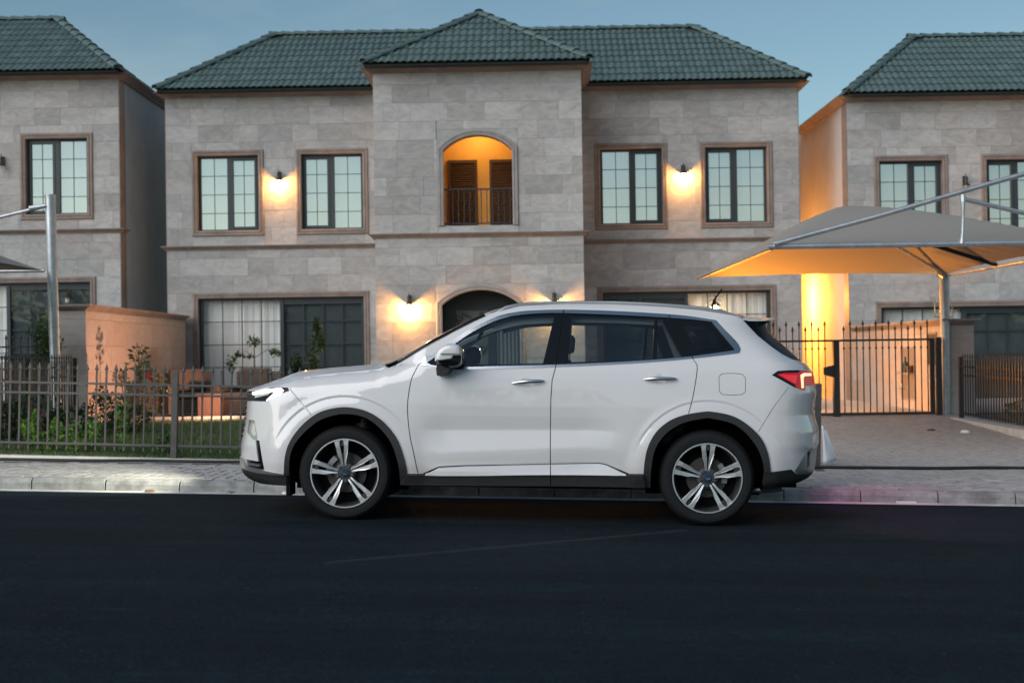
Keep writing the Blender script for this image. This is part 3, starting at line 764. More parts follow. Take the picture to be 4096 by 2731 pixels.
# ------------------------------------------------------------------ lanterns
WARM = (1.0, .43, .10); AMBER = (1.0, .42, .07)
M_bulb = mat('bulb_glow', (1, .8, .5), .4, emit=(1, .66, .30), estr=60.0)
M_bulb_off = mat('bulb_frosted', (.75, .76, .74), .35)
M_lglass = glass_mat('lantern_glass', (.93, .93, .9), .06)
M_bronze = mat('lantern_metal', (.035, .028, .022), .5, var=.2, vscale=30)
def lantern(label, group, loc, rotz, lit, power=22, color=WARM, name='wall_lantern', shade=True):
    """wall lantern: back plate, arm, bell shade, glass cup, bulb; wall behind at +y"""
    t = thing(name, label, 'lantern', loc, (0, 0, rotz), group)
    mb = MB(); mb.box(-.035, .035, -.012, .0, -.02, .13); mb.tube([(0, -.01, .10), (0, -.05, .125), (0, -.09, .12), (0, -.11, .10)], .009, 6); mb.tube([(0, -.11, .10), (0, -.11, .17)], [.012, .006], 6)
    mb.build('bracket', M_bronze, t)
    mb = MB().lathe([(.0, .085), (.033, .083), (.036, .05), (.034, -.02), (.045, -.045), (.082, -.075), (.080, -.079), (.04, -.05), (.03, -.02), (.0, -.018)], 16, 'Z', (0, -.11, .02))
    if shade: mb.build('shade', M_bronze, t, smooth=True)
    MB().lathe([(.032, -.045), (.034, -.10), (.026, -.125), (.0, -.13)], 14, 'Z', (0, -.11, .02)).build('glass_cup', M_lglass, t, smooth=True)
    MB().lathe([(.0, -.05), (.016, -.055), (.031, -.08), (.028, -.108), (.0, -.124)], 12, 'Z', (0, -.11, .02)).build('bulb', M_bulb if lit else M_bulb_off, t, smooth=True)
    if lit: lamp_light(t, (0, -.112, -.098), power, color, .04)
    return t
def lamp_light(parent, loc, power, color, r=.03):
    l = bpy.data.lights.new('lamp_light', 'POINT'); l.energy = power; l.color = color; l.shadow_soft_size = r
    return link('lamp_light', l, parent, loc)
def on_house(h, u, v, z):
    return h.matrix_basis @ Vector((u, v, z))
def pendant(label, loc, lit, power=8, top=.11, shade=True):
    """lantern hung from a lintel: cap, conical shade, wire loops, glass"""
    t = thing('hanging_lantern', label, 'lantern', loc, group='hanging lanterns')
    mb = MB(); mb.tube([(0, 0, top), (0, 0, -.03)], .008, 6); mb.lathe([(0, top), (.03, top), (.03, top-.015), (0, top-.015)], 10); mb.build('stem', M_bronze, t)
    if shade: MB().lathe([(.0, .02), (.022, .015), (.03, -.01), (.105, -.075), (.103, -.082), (.02, -.02), (0, -.015)], 18).build('shade', M_bronze, t, smooth=True)
    mb = MB()
    for s in (0, 1):
        pts = [(.135*math.cos(a), 0, -.06+.0*a) for a in (0,)]
        loop = [(-.13, 0, -.24), (-.135, 0, -.05), (-.115, 0, .01), (-.05, 0, .035), (.05, 0, .035), (.115, 0, .01), (.135, 0, -.05), (.13, 0, -.24)]
        if s: loop = [(0, x, z) for x, _, z in loop]
        mb.tube(loop, .006, 6)
    mb.lathe([(.125, -.245), (.137, -.245), (.137, -.233), (.125, -.233), (.125, -.245)], 20)
    mb.build('wire_guard', M_bronze, t)
    MB().lathe([(.075, -.08), (.078, -.225), (.06, -.238), (0, -.238)], 16).build('glass_cup', M_lglass, t, smooth=True)
    MB().lathe([(0, -.06), (.02, -.07), (.045, -.125), (.03, -.17), (0, -.18)], 14).build('bulb', M_bulb if lit else M_bulb_off, t, smooth=True)
    if lit: lamp_light(t, (0, 0, -.13), power, WARM, .045)
    return t
LG = 'wall lanterns on the stone villas'
for u, lab in ((-4.49, 'lit wall lantern between two upper windows, over the screened patio door and garden chairs'), (3.37, 'lit wall lantern between two upper windows, straight above the rear door of the car')):
    lantern(lab, LG, on_house(H, u, -.03, 4.75), -.015, True, 56)
lantern('lit wall lantern beside the arched entrance, above the bonnet of the car', LG, on_house(H, -1.80, BV-.03, 2.22), -.015, True, 80)
lantern('wall lantern beside the arched entrance with only its top showing over the car roof', LG, on_house(H, .80, BV-.03, 2.22), -.015, True, 75)
lantern('unlit black wall lantern beside the upper window above the tall steel post', LG, on_house(HL, 3.37, -.03, 4.75), -.010, False)
lantern('unlit black wall lantern between two upper windows, above the shade canopy', LG, on_house(HR, -4.49, -.03, 4.78), 0, False)
lantern('bright orange lantern in the passage between two villas', LG, on_house(H, 5.65, 2.75, 2.45), math.pi/2-.015, True, 430, (1, .37, .055), shade=False)
pendant('lit hanging lantern just above the rear of the car roof', on_house(H, 3.94, -.16, 2.22), True, 14)
pendant('unlit hanging lantern with white glass, in front of a dark door', on_house(HL, 4.62, -.16, 2.21), False)
t = thing('ceiling_light', 'small ceiling light up inside the arched balcony', 'light', on_house(H, -.54, BV+.72, 5.60), (0, 0, -.015))
MB().lathe([(0, .02), (.09, .02), (.09, 0), (0, 0)], 20).build('rim', M_bronze, t)
MB().lathe([(.08, 0), (.07, -.03), (.0, -.045)], 20).build('diffuser', M_bulb, t, smooth=True)
lamp_light(t, (0, 0, -.10), 7, (1, .40, .05), .05)

# ------------------------------------------------------------------ garden walls with copings
M_gwall = stone_mat('garden_wall_stone', (.42, .36, .32), .14, .06)
def garden_wall(label, x0, x1, y0, y1, z0, z1, niche=None):
    t = thing('garden_wall', label, 'wall', (0, 0, 0))
    w = MB().box(x0+.02, x1-.02, y0+.02, y1, z0-.2, z1-.1).build('core', M_mortar, t)
    zs = [z0+k*.4 for k in range(int((z1-z0)/.4)+1)]+[z1-.1]
    rg = random.Random(x0)
    def face(x_out, s):
        for a, b in zip(zs, zs[1:]):
            y = y0+.02
            first = True
            while y < y1-.05:
                L = .8 if not first else rg.uniform(.35, .8); first = False
                e = min(y+L, y1)
                segs = [(y, e, a, b)]
                if niche and s < 0:
                    for h in niche: segs = [q for r in segs for q in cut_rect(r, h)]
                for q0, q1, r0, r1 in segs:
                    xa, xb = (x_out, x_out+.022) if s < 0 else (x_out-.022, x_out)
                    link('stone', unit_box(M_gwall, 'gstone'), w, (xa, q0+.002, r0+.002), None, (xb-xa, q1-q0-.004, r1-r0-.004))
                y = e
    face(x0, -1); face(x1, 1)
    for a, b in zip(zs, zs[1:]): link('stone', unit_box(M_gwall, 'gstone'), w, (x0, y0, a+.002), None, (x1-x0, .022, b-a-.004))
    mb = MB()
    for o, a, b in ((.0, z1-.10, z1-.075), (.03, z1-.075, z1-.05), (.065, z1-.05, z1-.03), (.085, z1-.03, z1)):
        mb.box(x0-o, x1+o, y0-o, y1, a, b)
    mb.build('coping', M_mould, t)
    return t
garden_wall('low pinkish stone wall with coping, beside the front lawn', -6.75, -6.35, 21.2, 27.68, .28, 2.10)
gwr = garden_wall('low stone wall with coping and shelf niche behind the iron gate', 6.44, 6.84, 21.06, 26.95, .28, 1.69)
# flat framed niches on the wall behind the gate, with small things on the shelf
M_niche = mat('niche_recess_shade', (.20, .16, .13), .85, var=.15)  # shade of a deeper recess is put into this darker back
for (ya, yb, za, zb, shelf) in ((22.7, 23.55, .42, 1.28, .86), (21.55, 22.05, .98, 1.5, None)):
    mb = MB(); mb.box(6.425, 6.445, ya, yb, za, za+.03); mb.box(6.425, 6.445, ya, yb, zb-.03, zb); mb.box(6.425, 6.445, ya, ya+.03, za+.03, zb-.03); mb.box(6.425, 6.445, yb-.03, yb, za+.03, zb-.03)
    o = mb.build('niche_frame', M_mould, gwr)
    MB().box(6.430, 6.438, ya+.03, yb-.03, za+.03, zb-.03).build('niche_back', M_niche if shelf else mat('meter_door', (.035, .028, .024), .6), o)
    if shelf: MB().box(6.33, 6.43, ya+.03, yb-.03, shelf-.02, shelf+.01).build('shelf', M_mould, o)
t = thing('bottle', 'small dark bottle on the shelf in the wall niche behind the gate', 'bottle', (6.38, 23.1, .871))
MB().lathe([(0, 0), (.04, 0), (.04, .14), (.016, .19), (.016, .25), (0, .25)], 12).build('glass', mat('bottle_glass', (.03, .05, .03), .15), t, smooth=True)
t = thing('pot', 'small plant pot on the shelf in the wall niche behind the gate', 'pot', (6.38, 22.85, .871))
MB().lathe([(0, 0), (.05, 0), (.065, .11), (.055, .11), (0, .10)], 12).build('bowl', mat('brown_pot', (.09, .05, .035), .6), t, smooth=True)
t = thing('garden_tap', 'metal tap on the lower part of the wall behind the gate', 'tap', (6.42, 23.3, .62))
mb = MB(); mb.tube([(0.01, 0, 0), (-.08, 0, 0), (-.10, 0, -.04)], .013, 8); mb.tube([(-.05, 0, 0), (-.05, 0, .05)], .008, 6); mb.tube([(-.05, -.035, .055), (-.05, .035, .055)], .008, 6); mb.build('body', M_galv, t)

# ------------------------------------------------------------------ iron fences and the gate
def spear(m, key, h, r=.0065, base=0):
    """square bar with a spear head, foot at z=0"""
    if key in UNIT: return UNIT[key]
    mb = MB(); mb.box(-r, r, -r, r, base, h)
    UNIT[key] = mb.mesh('bar', m); return UNIT[key]
def finial_mesh(m, key, s=1.0, knob=False):
    if key in UNIT: return UNIT[key]
    mb = MB(); mb.lathe([(.0065, -.004), (.012, .004), (.012, .012), (.007, .02), (.021, .034), (.021, .040), (.014, .06), (.0, .105)], 6)
    for q in mb.v: pass
    mb.v = [(x*s, y*s*.55, z*s) for x, y, z in mb.v]
    if knob: mb.lathe([(0, -.235), (.018, -.215), (.022, -.205), (.018, -.195), (0, -.175)], 6)
    UNIT[key] = mb.mesh('finial', m); return UNIT[key]
def fence_run(label, loc, rot, length, h, rails, step, m, posts, group=None, post_w=.06, post_top=.06, key='a', start=.05, base=0, name='iron_fence'):
    t = thing(name, label, 'fence', loc, rot, group)
    for z, w in rails:
        MB().box(0, length, -.013, .013, z-w/2, z+w/2).build('rail', m, t)
    bm_ = spear(m, 'bar'+key, h, .0085, base); fm = finial_mesh(m, 'fin'+key)
    x = start
    while x < length-.02:
        if all(abs(x-p) > .045 for p in posts) and not (key == 'f' and x > 9.0):
            b = link('bar', bm_, t, (x, .021, .02)); link('finial', fm, b, (0, 0, h))
        x += step
    for p in posts:
        MB().box(p-post_w/2, p+post_w/2, -post_w/2, post_w/2, -.06, h+post_top).build('post', m, t)
    return t
FD = FDK                                     # front garden fence on a white concrete plinth
x, y = rd(-6.2, FD+.02); fz = .375
FF = fence_run('grey iron spear fence along the front garden, behind the car bonnet', (x, y, fz), (0, .034, -RY), 9.235, .80, ((.71, .022), (.605, .022), (.085, .022)), .101, M_fence, (.42, 2.60, 4.78, 6.96, 9.20), key='f')
MB().box(-.4, 9.30, -.06, .10, -.40, -.045).build('plinth', mat('white_plinth', (.58, .57, .54), .85, var=.15, vscale=6), FF)
fence_run('dark iron fence running back past the tall steel post', (-6.22, 16.4, .34), (0, 0, math.pi/2), 3.9, .90, ((.83, .024), (.70, .024), (.10, .024)), .105, M_iron, (.05, 1.9, 3.85), key='s')
fence_run('dark iron fence in front of the villa with the unlit lanterns', (-9.8, 21.2, .40), (0, 0, 0), 2.95, 1.15, ((1.08, .026), (.93, .026), (.12, .026)), .11, M_iron, (.05, 2.9), key='l')
FR = fence_run('dark iron fence running forward from the canopy post by the gate', (6.32, 14.6, .24), (0, -.010, math.pi/2), 5.5, .78, ((.70, .024), (.58, .024), (.05, .024)), .105, M_iron, (.05, 2.8, 5.45), key='r')
MB().box(-.1, 5.6, -.12, .12, -.35, -.02).build('plinth', MATS['white_plinth'], FR)
# drive gate: fixed panel on the left, one leaf on the right
GY = 20.9
g0 = thing('iron_gate', 'black iron spear gate across the drive under the canopy', 'gate', (0, GY, .29))
def gate_panel(parent, xa, xb, start, lo_first, name):
    leaf = MB().box(xa, xb, -.018, .018, 1.085, 1.115).build(name, M_iron, parent)
    MB().box(xa, xb, -.02, .02, .0, .04).build('bottom_rail', M_iron, leaf)
    bl, bs = spear(M_iron, 'gbl', 1.30, .0075, .04), spear(M_iron, 'gbs', 1.22, .0075, .04)
    f = finial_mesh(M_iron, 'gfin', 1.0)
    kn = UNIT.setdefault('gknob', MB().lathe([(0, -.024), (.018, -.008), (.022, 0), (.018, .008), (0, .024)], 6).mesh('knob', M_iron))
    x = start; k = lo_first
    while x < xb-.03:
        b = link('bar', bl if k == 0 else bs, leaf, (x, 0, 0)); hh = 1.30 if k == 0 else 1.22
        fo = link('finial', f, leaf, (x, 0, hh)); kk = link('knob', kn, leaf, (x, 0, .985))
        x += .0945; k = 1-k
    return leaf
gate_panel(g0, 2.95, 4.71, 2.99, 1, 'fixed_panel')
lf = gate_panel(g0, 4.80, 6.20, 4.875, 1, 'gate_leaf')
MB().box(6.135, 6.20, -.022, .022, .04, 1.085).build('stile', M_iron, lf)
MB().box(4.71, 4.80, -.045, .045, -.02, 1.115).build('gate_post', M_iron, g0); MB().box(6.225, 6.30, -.04, .04, -.02, 1.13).build('gate_post', M_iron, g0)
MB().prism([(4.705, .74), (4.705, .56), (4.56, .60), (4.56, .71)], -.06, -.02).build('latch', M_iron, g0)
# litter, cable
def bit(label, name, cat, loc, s, m):
    mb = MB(); n = 9
    top = [(s*(1+.35*random.random())*math.cos(6.283*i/n), .55*s*(1+.3*random.random())*math.sin(6.283*i/n)) for i in range(n)]
    mb.add([(a, b, 0) for a, b in top]+[(a*.7, b*.7, s*.35*random.random()+.01) for a, b in top], [tuple(range(n-1, -1, -1)), tuple(range(n, 2*n))]+[(i, (i+1) % n, n+(i+1) % n, n+i) for i in range(n)])
    o = mb.build(name, m); o.location = loc; o.rotation_euler = (0, 0, random.uniform(0, 3)); tag(o, label, cat); return o
M_paper = mat('white_paper', (.72, .72, .70), .8); M_pebble = mat('pebble', (.25, .23, .21), .9, var=.2, vscale=20)
def on_pave(x, y): return (x, y, pave_z(x, y)-.001)
bit('dark stone lying on the drive below the canopy post', 'stone', 'stone', on_pave(5.4, 18.4), .05, mat('dark_pebble', (.06, .055, .05), .9))
bit('scrap of white paper lying on the drive near the dark iron fence', 'paper', 'paper', on_pave(5.75, 18.1), .075, M_paper)
x, y = rd(-2.53, .115); bit('grey pebble in the gutter ahead of the car', 'pebble', 'stone', (x, y, road_z(x)+.004), .04, M_pebble)
x, y = rd(-2.05, .12); bit('flat pale chip in the gutter just ahead of the front bumper', 'chip', 'stone', (x, y, road_z(x)+.004), .035, M_paper)
x, y = rd(-3.25, .10); bit('rust coloured dry leaf lying in the gutter', 'leaf', 'leaf', (x, y, road_z(x)+.004), .045, mat('dry_leaf', (.16, .10, .06), .9))
x, y = rd(3.42, .12); bb = MB().box(-.085, .085, -.02, .02, 0, .018).build('kerb_chip', M_paper); bb.location = (x, y, road_z(x)+.004); bb.rotation_euler = (0, SL, .05); tag(bb, 'narrow white strip lying in the gutter behind the car', 'litter')
def cable(label, pts, r):
    mb = MB(); P = [Vector(p) for p in pts]; out = []
    for i in range(len(P)-1):
        p0, p1, p2, p3 = P[max(i-1, 0)], P[i], P[i+1], P[min(i+2, len(P)-1)]
        for k in range(6):
            t = k/6; out.append(.5*((2*p1)+(p2-p0)*t+(2*p0-5*p1+4*p2-p3)*t*t+(3*p1-p0-3*p2+p3)*t**3))
    out.append(P[-1]); mb.tube(out, r, 8)
    o = mb.build('cable', M_rubber, smooth=True); tag(o, label, 'cable'); return o
def cp(t, d): x, y = rd(t, d); return (x, y, pave_z(x, y)+.016)
rg = random.Random(3)
cable('black cable lying along the foot of the fence and across the drive', [cp(-7+.45*k, FD-.13+rg.uniform(-.035, .03)-(.0 if k < 22 else .0)+(max(0, k-22)*.03 if k < 30 else .24-(k-30)*.05)) for k in range(33)], .016)
# end post of the fence: white cloth tied to it
x, y = rd(3.0, FD+.02)
mb = MB(); n = 10; m_ = 8; vs = []
for j in range(m_+1):
    for i in range(n+1):
        u, w = i/n, j/m_
        vs.append((x+.035+.16*u*(.25+.75*w)+.012*math.sin(7*u+3*w), y-.06-.05*math.sin(5*u)*w, .50-.40*w*(1-.25*u)-.05*u))
mb.add(vs, [(j*(n+1)+i, j*(n+1)+i+1, (j+1)*(n+1)+i+1, (j+1)*(n+1)+i) for j in range(m_) for i in range(n)])
o = mb.build('cloth', mat('white_cloth', (.74, .74, .75), .9), smooth=True, fix=False); so = o.modifiers.new('thick', 'SOLIDIFY'); so.thickness = .004
tag(o, 'white cloth hanging from the fence end post behind the car tail', 'cloth')

# ------------------------------------------------------------------ shade canopies
M_fabric_ = None
def fabric_mat():
    m = bpy.data.materials.new('canopy_fabric'); m.use_nodes = True; nt = m.node_tree; b = nt.nodes['Principled BSDF']; L = nt.links.new
    b.inputs['Base Color'].default_value = (.34, .315, .28, 1); b.inputs['Roughness'].default_value = .75
    tr = nt.nodes.new('ShaderNodeBsdfTranslucent'); tr.inputs[0].default_value = (.20, .17, .14, 1)
    mx = nt.nodes.new('ShaderNodeMixShader'); mx.inputs[0].default_value = .12
    L(b.outputs[0], mx.inputs[1]); L(tr.outputs[0], mx.inputs[2]); L(mx.outputs[0], nt.nodes['Material Output'].inputs['Surface'])
    tc = nt.nodes.new('ShaderNodeTexCoord'); no = nt.nodes.new('ShaderNodeTexNoise'); no.inputs['Scale'].default_value = 220; L(tc.outputs['Object'], no.inputs['Vector'])
    bp = nt.nodes.new('ShaderNodeBump'); bp.inputs['Strength'].default_value = .15; bp.inputs['Distance'].default_value = .004; L(no.outputs['Fac'], bp.inputs['Height']); L(bp.outputs[0], b.inputs['Normal'])
    return m
M_fabric = fabric_mat()
def canopy(label, x0, x1, y0, y1, ze, rise, peak, sag=.10):
    """fabric stretched over a hipped frame: corners low, edges drawn in a little, ridge in the middle"""
    t = thing('shade_canopy', label, 'canopy', (0, 0, 0))
    n = 40; vs = []
    pu, pv = peak
    for j in range(n+1):
        for i in range(n+1):
            u, v = i/n, j/n
            a = u/pu if u < pu else (1-u)/(1-pu); b = v/pv if v < pv else (1-v)/(1-pv)
            h = min(a, b); hm = (a*b)**.5 if a*b > 0 else 0
            hh = .80*(.55*h+.45*math.sin(math.pi/2*h))+.20*math.sin(math.pi/2*a)*math.sin(math.pi/2*b)
            eu = sag*math.sin(math.pi*v)*(1 if u < .5 else -1)*abs(2*u-1)**2; ev = sag*.6*math.sin(math.pi*u)*(1 if v < .5 else -1)*abs(2*v-1)**2
            ez = .09*(math.sin(math.pi*u)*(abs(2*v-1)**3)+math.sin(math.pi*v)*(abs(2*u-1)**3))
            vs.append((x0+(x1-x0)*u+eu, y0+(y1-y0)*v+ev, ze+rise*hh+ez*.3))
    o = MB().add(vs, [(j*(n+1)+i, j*(n+1)+i+1, (j+1)*(n+1)+i+1, (j+1)*(n+1)+i) for j in range(n) for i in range(n)]).build('fabric', M_fabric, t, smooth=True, fix=False)
    return t
cx0, cx1, cy0, cy1, cz = 2.75, 6.42, 15.0, 21.0, 2.35
CR_ = canopy('taupe fabric shade canopy over the drive, lit orange underneath', cx0, cx1, cy0, cy1, cz, .74, (.42, .52))
pk = Vector((cx0+(cx1-cx0)*.42, cy0+(cy1-cy0)*.52, cz+.68))
def tube_part(name, pts, r, parent, m=None, seg=10): return MB().tube(pts, r, seg).build(name, m or M_galv, parent, smooth=True)
for c in ((cx0, cy1), (cx1, cy1), (cx0, cy0), (cx1, cy0)): tube_part('hip_rafter', [(c[0], c[1], cz-.01), (pk.x, pk.y, pk.z-.10)], .026, CR_)
tube_part('rafter', [(cx1, (cy0+cy1)/2+.8, cz+.0), (pk.x, pk.y, pk.z-.10)], .028, CR_, M_iron)
tube_part('edge_beam', [(cx0-.04, cy0-.03, cz+.005), (cx1+.05, cy0-.03, cz+.005)], .030, CR_)
tube_part('edge_beam', [(cx1+.03, cy0, cz-.02), (cx1+.03, cy1, cz-.02)], .024, CR_)
tube_part('post', [(6.40, 21.06, .22), (6.42, 21.06, 2.33)], .072, CR_, seg=16)
tube_part('post', [(6.50, 15.0, .0), (6.50, 15.0, 3.42)], .072, CR_, seg=16)
tube_part('stay_arm', [(cx0+.02, cy0-.06, cz+.03), (3.9, cy0-.06, cz+.315), (5.0, cy0-.06, cz+.62), (6.48, cy0-.04, 3.36)], .028, CR_)
tube_part('stay_arm', [(4.78, cy0-.05, cz+.47), (5.5, cy0-.02, cz+.30), (6.47, cy0-.01, cz+.12)], .024, CR_)
mb = MB(); mb.tube([(4.76, cy0-.06, cz+.52), (4.76, cy0-.06, cz+.44)], .034, 8); mb.tube([(4.76, cy0-.06, cz+.45), (4.76, cy0-.06, cz+.30), (4.755, cy0-.05, cz+.12), (4.745, cy0-.04, cz+.01)], [.030, .016, .018, .030], 8); mb.build('strut', M_galv, CR_, smooth=True)
mb = MB(); mb.tube([(6.40, 21.0, 2.30), (6.30, 20.95, 2.33), (6.36, 20.9, 2.30)], .035, 8); mb.build('corner_bracket', M_galv, CR_)
CL_ = canopy('taupe shade canopy with a tall steel post, beside the low garden wall', -10.4, -6.55, 13.8, 19.9, 2.53, .80, (.5, .5))
tube_part('post', [(-6.41, 20.0, .2), (-6.47, 20.0, 3.58)], .073, CL_, seg=18)
MB().lathe([(.075, 3.565), (.077, 3.60), (0, 3.605)], 18, 'Z', (-6.47, 20.0, 0)).build('post_cap', M_galv, CL_)
tube_part('stay_arm', [(-6.50, 19.95, 3.44), (-10.3, 19.85, 2.56)], .024, CL_)
mb = MB(); mb.tube([(-6.52, 19.95, 3.44), (-6.74, 19.94, 3.40)], [.03, .045], 8); mb.build('arm_bracket', M_galv, CL_)
tube_part('edge_beam', [(-10.4, 19.92, 2.53), (-6.55, 19.95, 2.53)], .024, CL_)
# lamp fixed behind the right canopy post
t = pendant('lantern with glowing wire loops hung behind the canopy post by the gate', (6.45, 21.24, 1.96), True, 130, shade=False)
t['group'] = 'hanging lanterns'
MB().tube([(0, 0, .10), (0, -.12, .10)], .012, 6).build('arm', M_bronze, t)
for c in t.children:
    if c.type == 'LIGHT': c.data.color = AMBER

t = thing('added_bollard_light', 'added low garden light, unseen behind the car bonnet', 'light', (-3.75, 21.9, .285))  # added, unseen lamp: its spot warms the low garden wall
MB().tube([(0, 0, 0), (0, 0, .30)], .03, 10).build('post', M_iron, t); MB().lathe([(.032, .30), (.032, .40), (0, .40)], 12).build('diffuser', M_bulb, t); MB().lathe([(0, .425), (.05, .42), (.05, .405), (0, .40)], 12).build('cap', M_iron, t)
l = bpy.data.lights.new('lamp_light', 'SPOT'); l.energy = 215; l.color = (1, .50, .30); l.spot_size = R(112); l.spot_blend = .8; l.shadow_soft_size = .05
link('lamp_light', l, t, (-.06, -.02, .36), (0, R(104), R(-12)))

t = thing('added_bollard_light', 'added low garden light inside the drive gate, unseen behind the car tail', 'light', (3.25, 22.3, .285))  # added, unseen lamp: its spots light the canopy underside and the gate wall
MB().tube([(0, 0, 0), (0, 0, .30)], .03, 10).build('post', M_iron, t); MB().lathe([(.032, .30), (.032, .40), (0, .40)], 12).build('diffuser', M_bulb, t); MB().lathe([(0, .425), (.05, .42), (.05, .405), (0, .40)], 12).build('cap', M_iron, t)
l = bpy.data.lights.new('lamp_light', 'SPOT'); l.energy = 620; l.color = (1, .33, .03); l.spot_size = R(84); l.spot_blend = .7; l.shadow_soft_size = .05
link('lamp_light', l, t, (.03, -.06, .40), Vector((-1.55, 3.2, -2.3)).to_track_quat('Z', 'Y').to_euler())
l = bpy.data.lights.new('lamp_light', 'SPOT'); l.energy = 420; l.color = (1, .42, .12); l.spot_size = R(88); l.spot_blend = .8; l.shadow_soft_size = .05
link('lamp_light', l, t, (.06, .0, .40), Vector((-3.0, -.6, -.7)).to_track_quat('Z', 'Y').to_euler())
# ------------------------------------------------------------------ the car (own frame: x to the tail, y away from the street, z up)
YAWC = .045
car_loc = Vector((.11, 10.68, 0))+Vector((math.sin(YAWC), math.cos(YAWC), 0))*.925
car_loc.z = -SL*car_loc.x+.002
ux = Vector((math.cos(YAWC)*math.cos(SL), -math.sin(YAWC)*math.cos(SL), -math.sin(SL))); uy = Vector((math.sin(YAWC), math.cos(YAWC), 0)); uz = ux.cross(uy)
CAR = thing('parked_car', 'white family SUV with silver alloy wheels standing at the kerb, headlights and tail lights on', 'car', car_loc, Matrix((ux, uy, uz)).transposed().to_euler())
def paint():
    m = bpy.data.materials.new('white_paint'); m.use_nodes = True; b = m.node_tree.nodes['Principled BSDF']
    b.inputs['Base Color'].default_value = (.675, .66, .66, 1); b.inputs['Roughness'].default_value = .38; b.inputs['Specular IOR Level'].default_value = .5
    b.inputs['Coat Weight'].default_value = 1.0; b.inputs['Coat Roughness'].default_value = .015; b.inputs['Coat IOR'].default_value = 1.68
    return m
P_white = paint()
P_scr = mat('rear_screen_glass', (.004, .007, .009), .35, spec=.12)
P_clad = mat('textured_plastic', (.014, .015, .016), .6, var=.25, vscale=60, bump=.35, bscale=260)
P_gloss = mat('gloss_black', (.006, .007, .008), .12, spec=.4)
P_black = mat('car_black', (.005, .005, .006), .8, spec=.08)
P_gap = mat('panel_gap', (.01, .01, .011), .9)
P_chrome = mat('satin_chrome', (.62, .64, .66), .2, metal=1.0)
P_silver = mat('silver_trim', (.42, .43, .44), .35, metal=.8)
P_glass = glass_mat('car_glass', (.62, .71, .73), .07, single=True)
P_privacy = glass_mat('privacy_glass', (.20, .23, .24), .07, single=True)
P_red = mat('red_lens', (.42, .008, .016), .12, coat=1.0, emit=(1, .02, .03), estr=.28)
P_redlit = mat('tail_lamp_glow', (1, .1, .05), .3, emit=(1, .22, .12), estr=2.4)
P_dred = mat('dark_red_lens', (.20, .006, .012), .35, emit=(1, .02, .03), estr=.14)
P_smoke = mat('smoked_lens', (.012, .012, .014), .25, spec=.25)
P_drl = mat('running_lamp_glow', (.2, .2, .2), .3, emit=(1.0, .97, .93), estr=2.2)
P_led = mat('led_glow', (.16, .16, .15), .3, emit=(1.0, .95, .84), estr=.22)
P_trim = mat('cabin_trim', (.10, .10, .105), .85)
P_light = mat('cabin_headliner', (.30, .30, .30), .9)
P_seat = mat('seat_leather', (.022, .022, .024), .55)

def smooth_table(z, v, w=.02):
    zz = np.arange(z[0]-.1, z[-1]+.1, .004); vv = np.interp(zz, z, v); k = max(1, int(w/.004)); ker = np.hanning(2*k+3); ker /= ker.sum()
    pad = np.pad(vv, k+1, mode='edge'); return zz, np.convolve(pad, ker, mode='valid')
UPZ = [1.08, 1.14, 1.17, 1.30, 1.45, 1.55, 1.60, 1.63, 1.655, 1.70]; UPW = [.921, .909, .900, .843, .772, .722, .690, .664, .625, .54]
TA = smooth_table([.2, .30, .36, .42, .50, .534, .545, .69, .70, .80, .88, .95, 1.02]+UPZ, [.895, .91, .922, .944, .953, .9535, .9525, .917, .917, .931, .935, .931, .927]+UPW, .014)
TB = smooth_table([.2, .30, .36, .42, .50, .60, .70, .80, .88, .95, 1.02]+UPZ, [.895, .91, .925, .940, .946, .949, .949, .946, .942, .936, .929]+UPW, .03)
ZS = ([-2.40, -2.31, -2.2, -2.1, -1.95, -1.80, -1.57, -1.30, -1.16, -1.10, -.9], [.925, .938, .958, .977, 1.012, 1.063, 1.096, 1.124, 1.142, 1.168, 1.19])
XN = ([.20, .245, .28, .33, .40, .53, .60, .70, .78, .88, .94, 1.0, 1.2], [-2.12, -2.25, -2.325, -2.36, -2.362, -2.36, -2.345, -2.325, -2.318, -2.312, -2.315, -2.30, -2.30])
XT = ([.2, .30, .33, .36, .40, .49, .56, .60, .71, .78, .83, .90, 1.0, 1.05, 1.13, 1.16, 1.21, 1.25, 1.38, 1.46, 1.52, 1.56, 1.7], [1.96, 2.09, 2.18, 2.216, 2.238, 2.248, 2.253, 2.272, 2.271, 2.245, 2.228, 2.234, 2.249, 2.237, 2.225, 2.21, 2.175, 2.11, 1.97, 1.877, 1.855, 1.862, 1.868])
XNt = smooth_table(*XN, .03); XTt = smooth_table(*XT, .016)
def sstep(a, b, x): t = np.clip((x-a)/(b-a), 0, 1); return t*t*(3-2*t)
def zs_of(x): return np.interp(x, *ZS)
XC0, XC1 = -1.72, 1.70
def xn_of(z): return np.interp(z, *XNt)
def xt_of(z): return np.interp(z, *XTt)
def xc1_of(z): return np.minimum(XC1, xt_of(z)-.46)
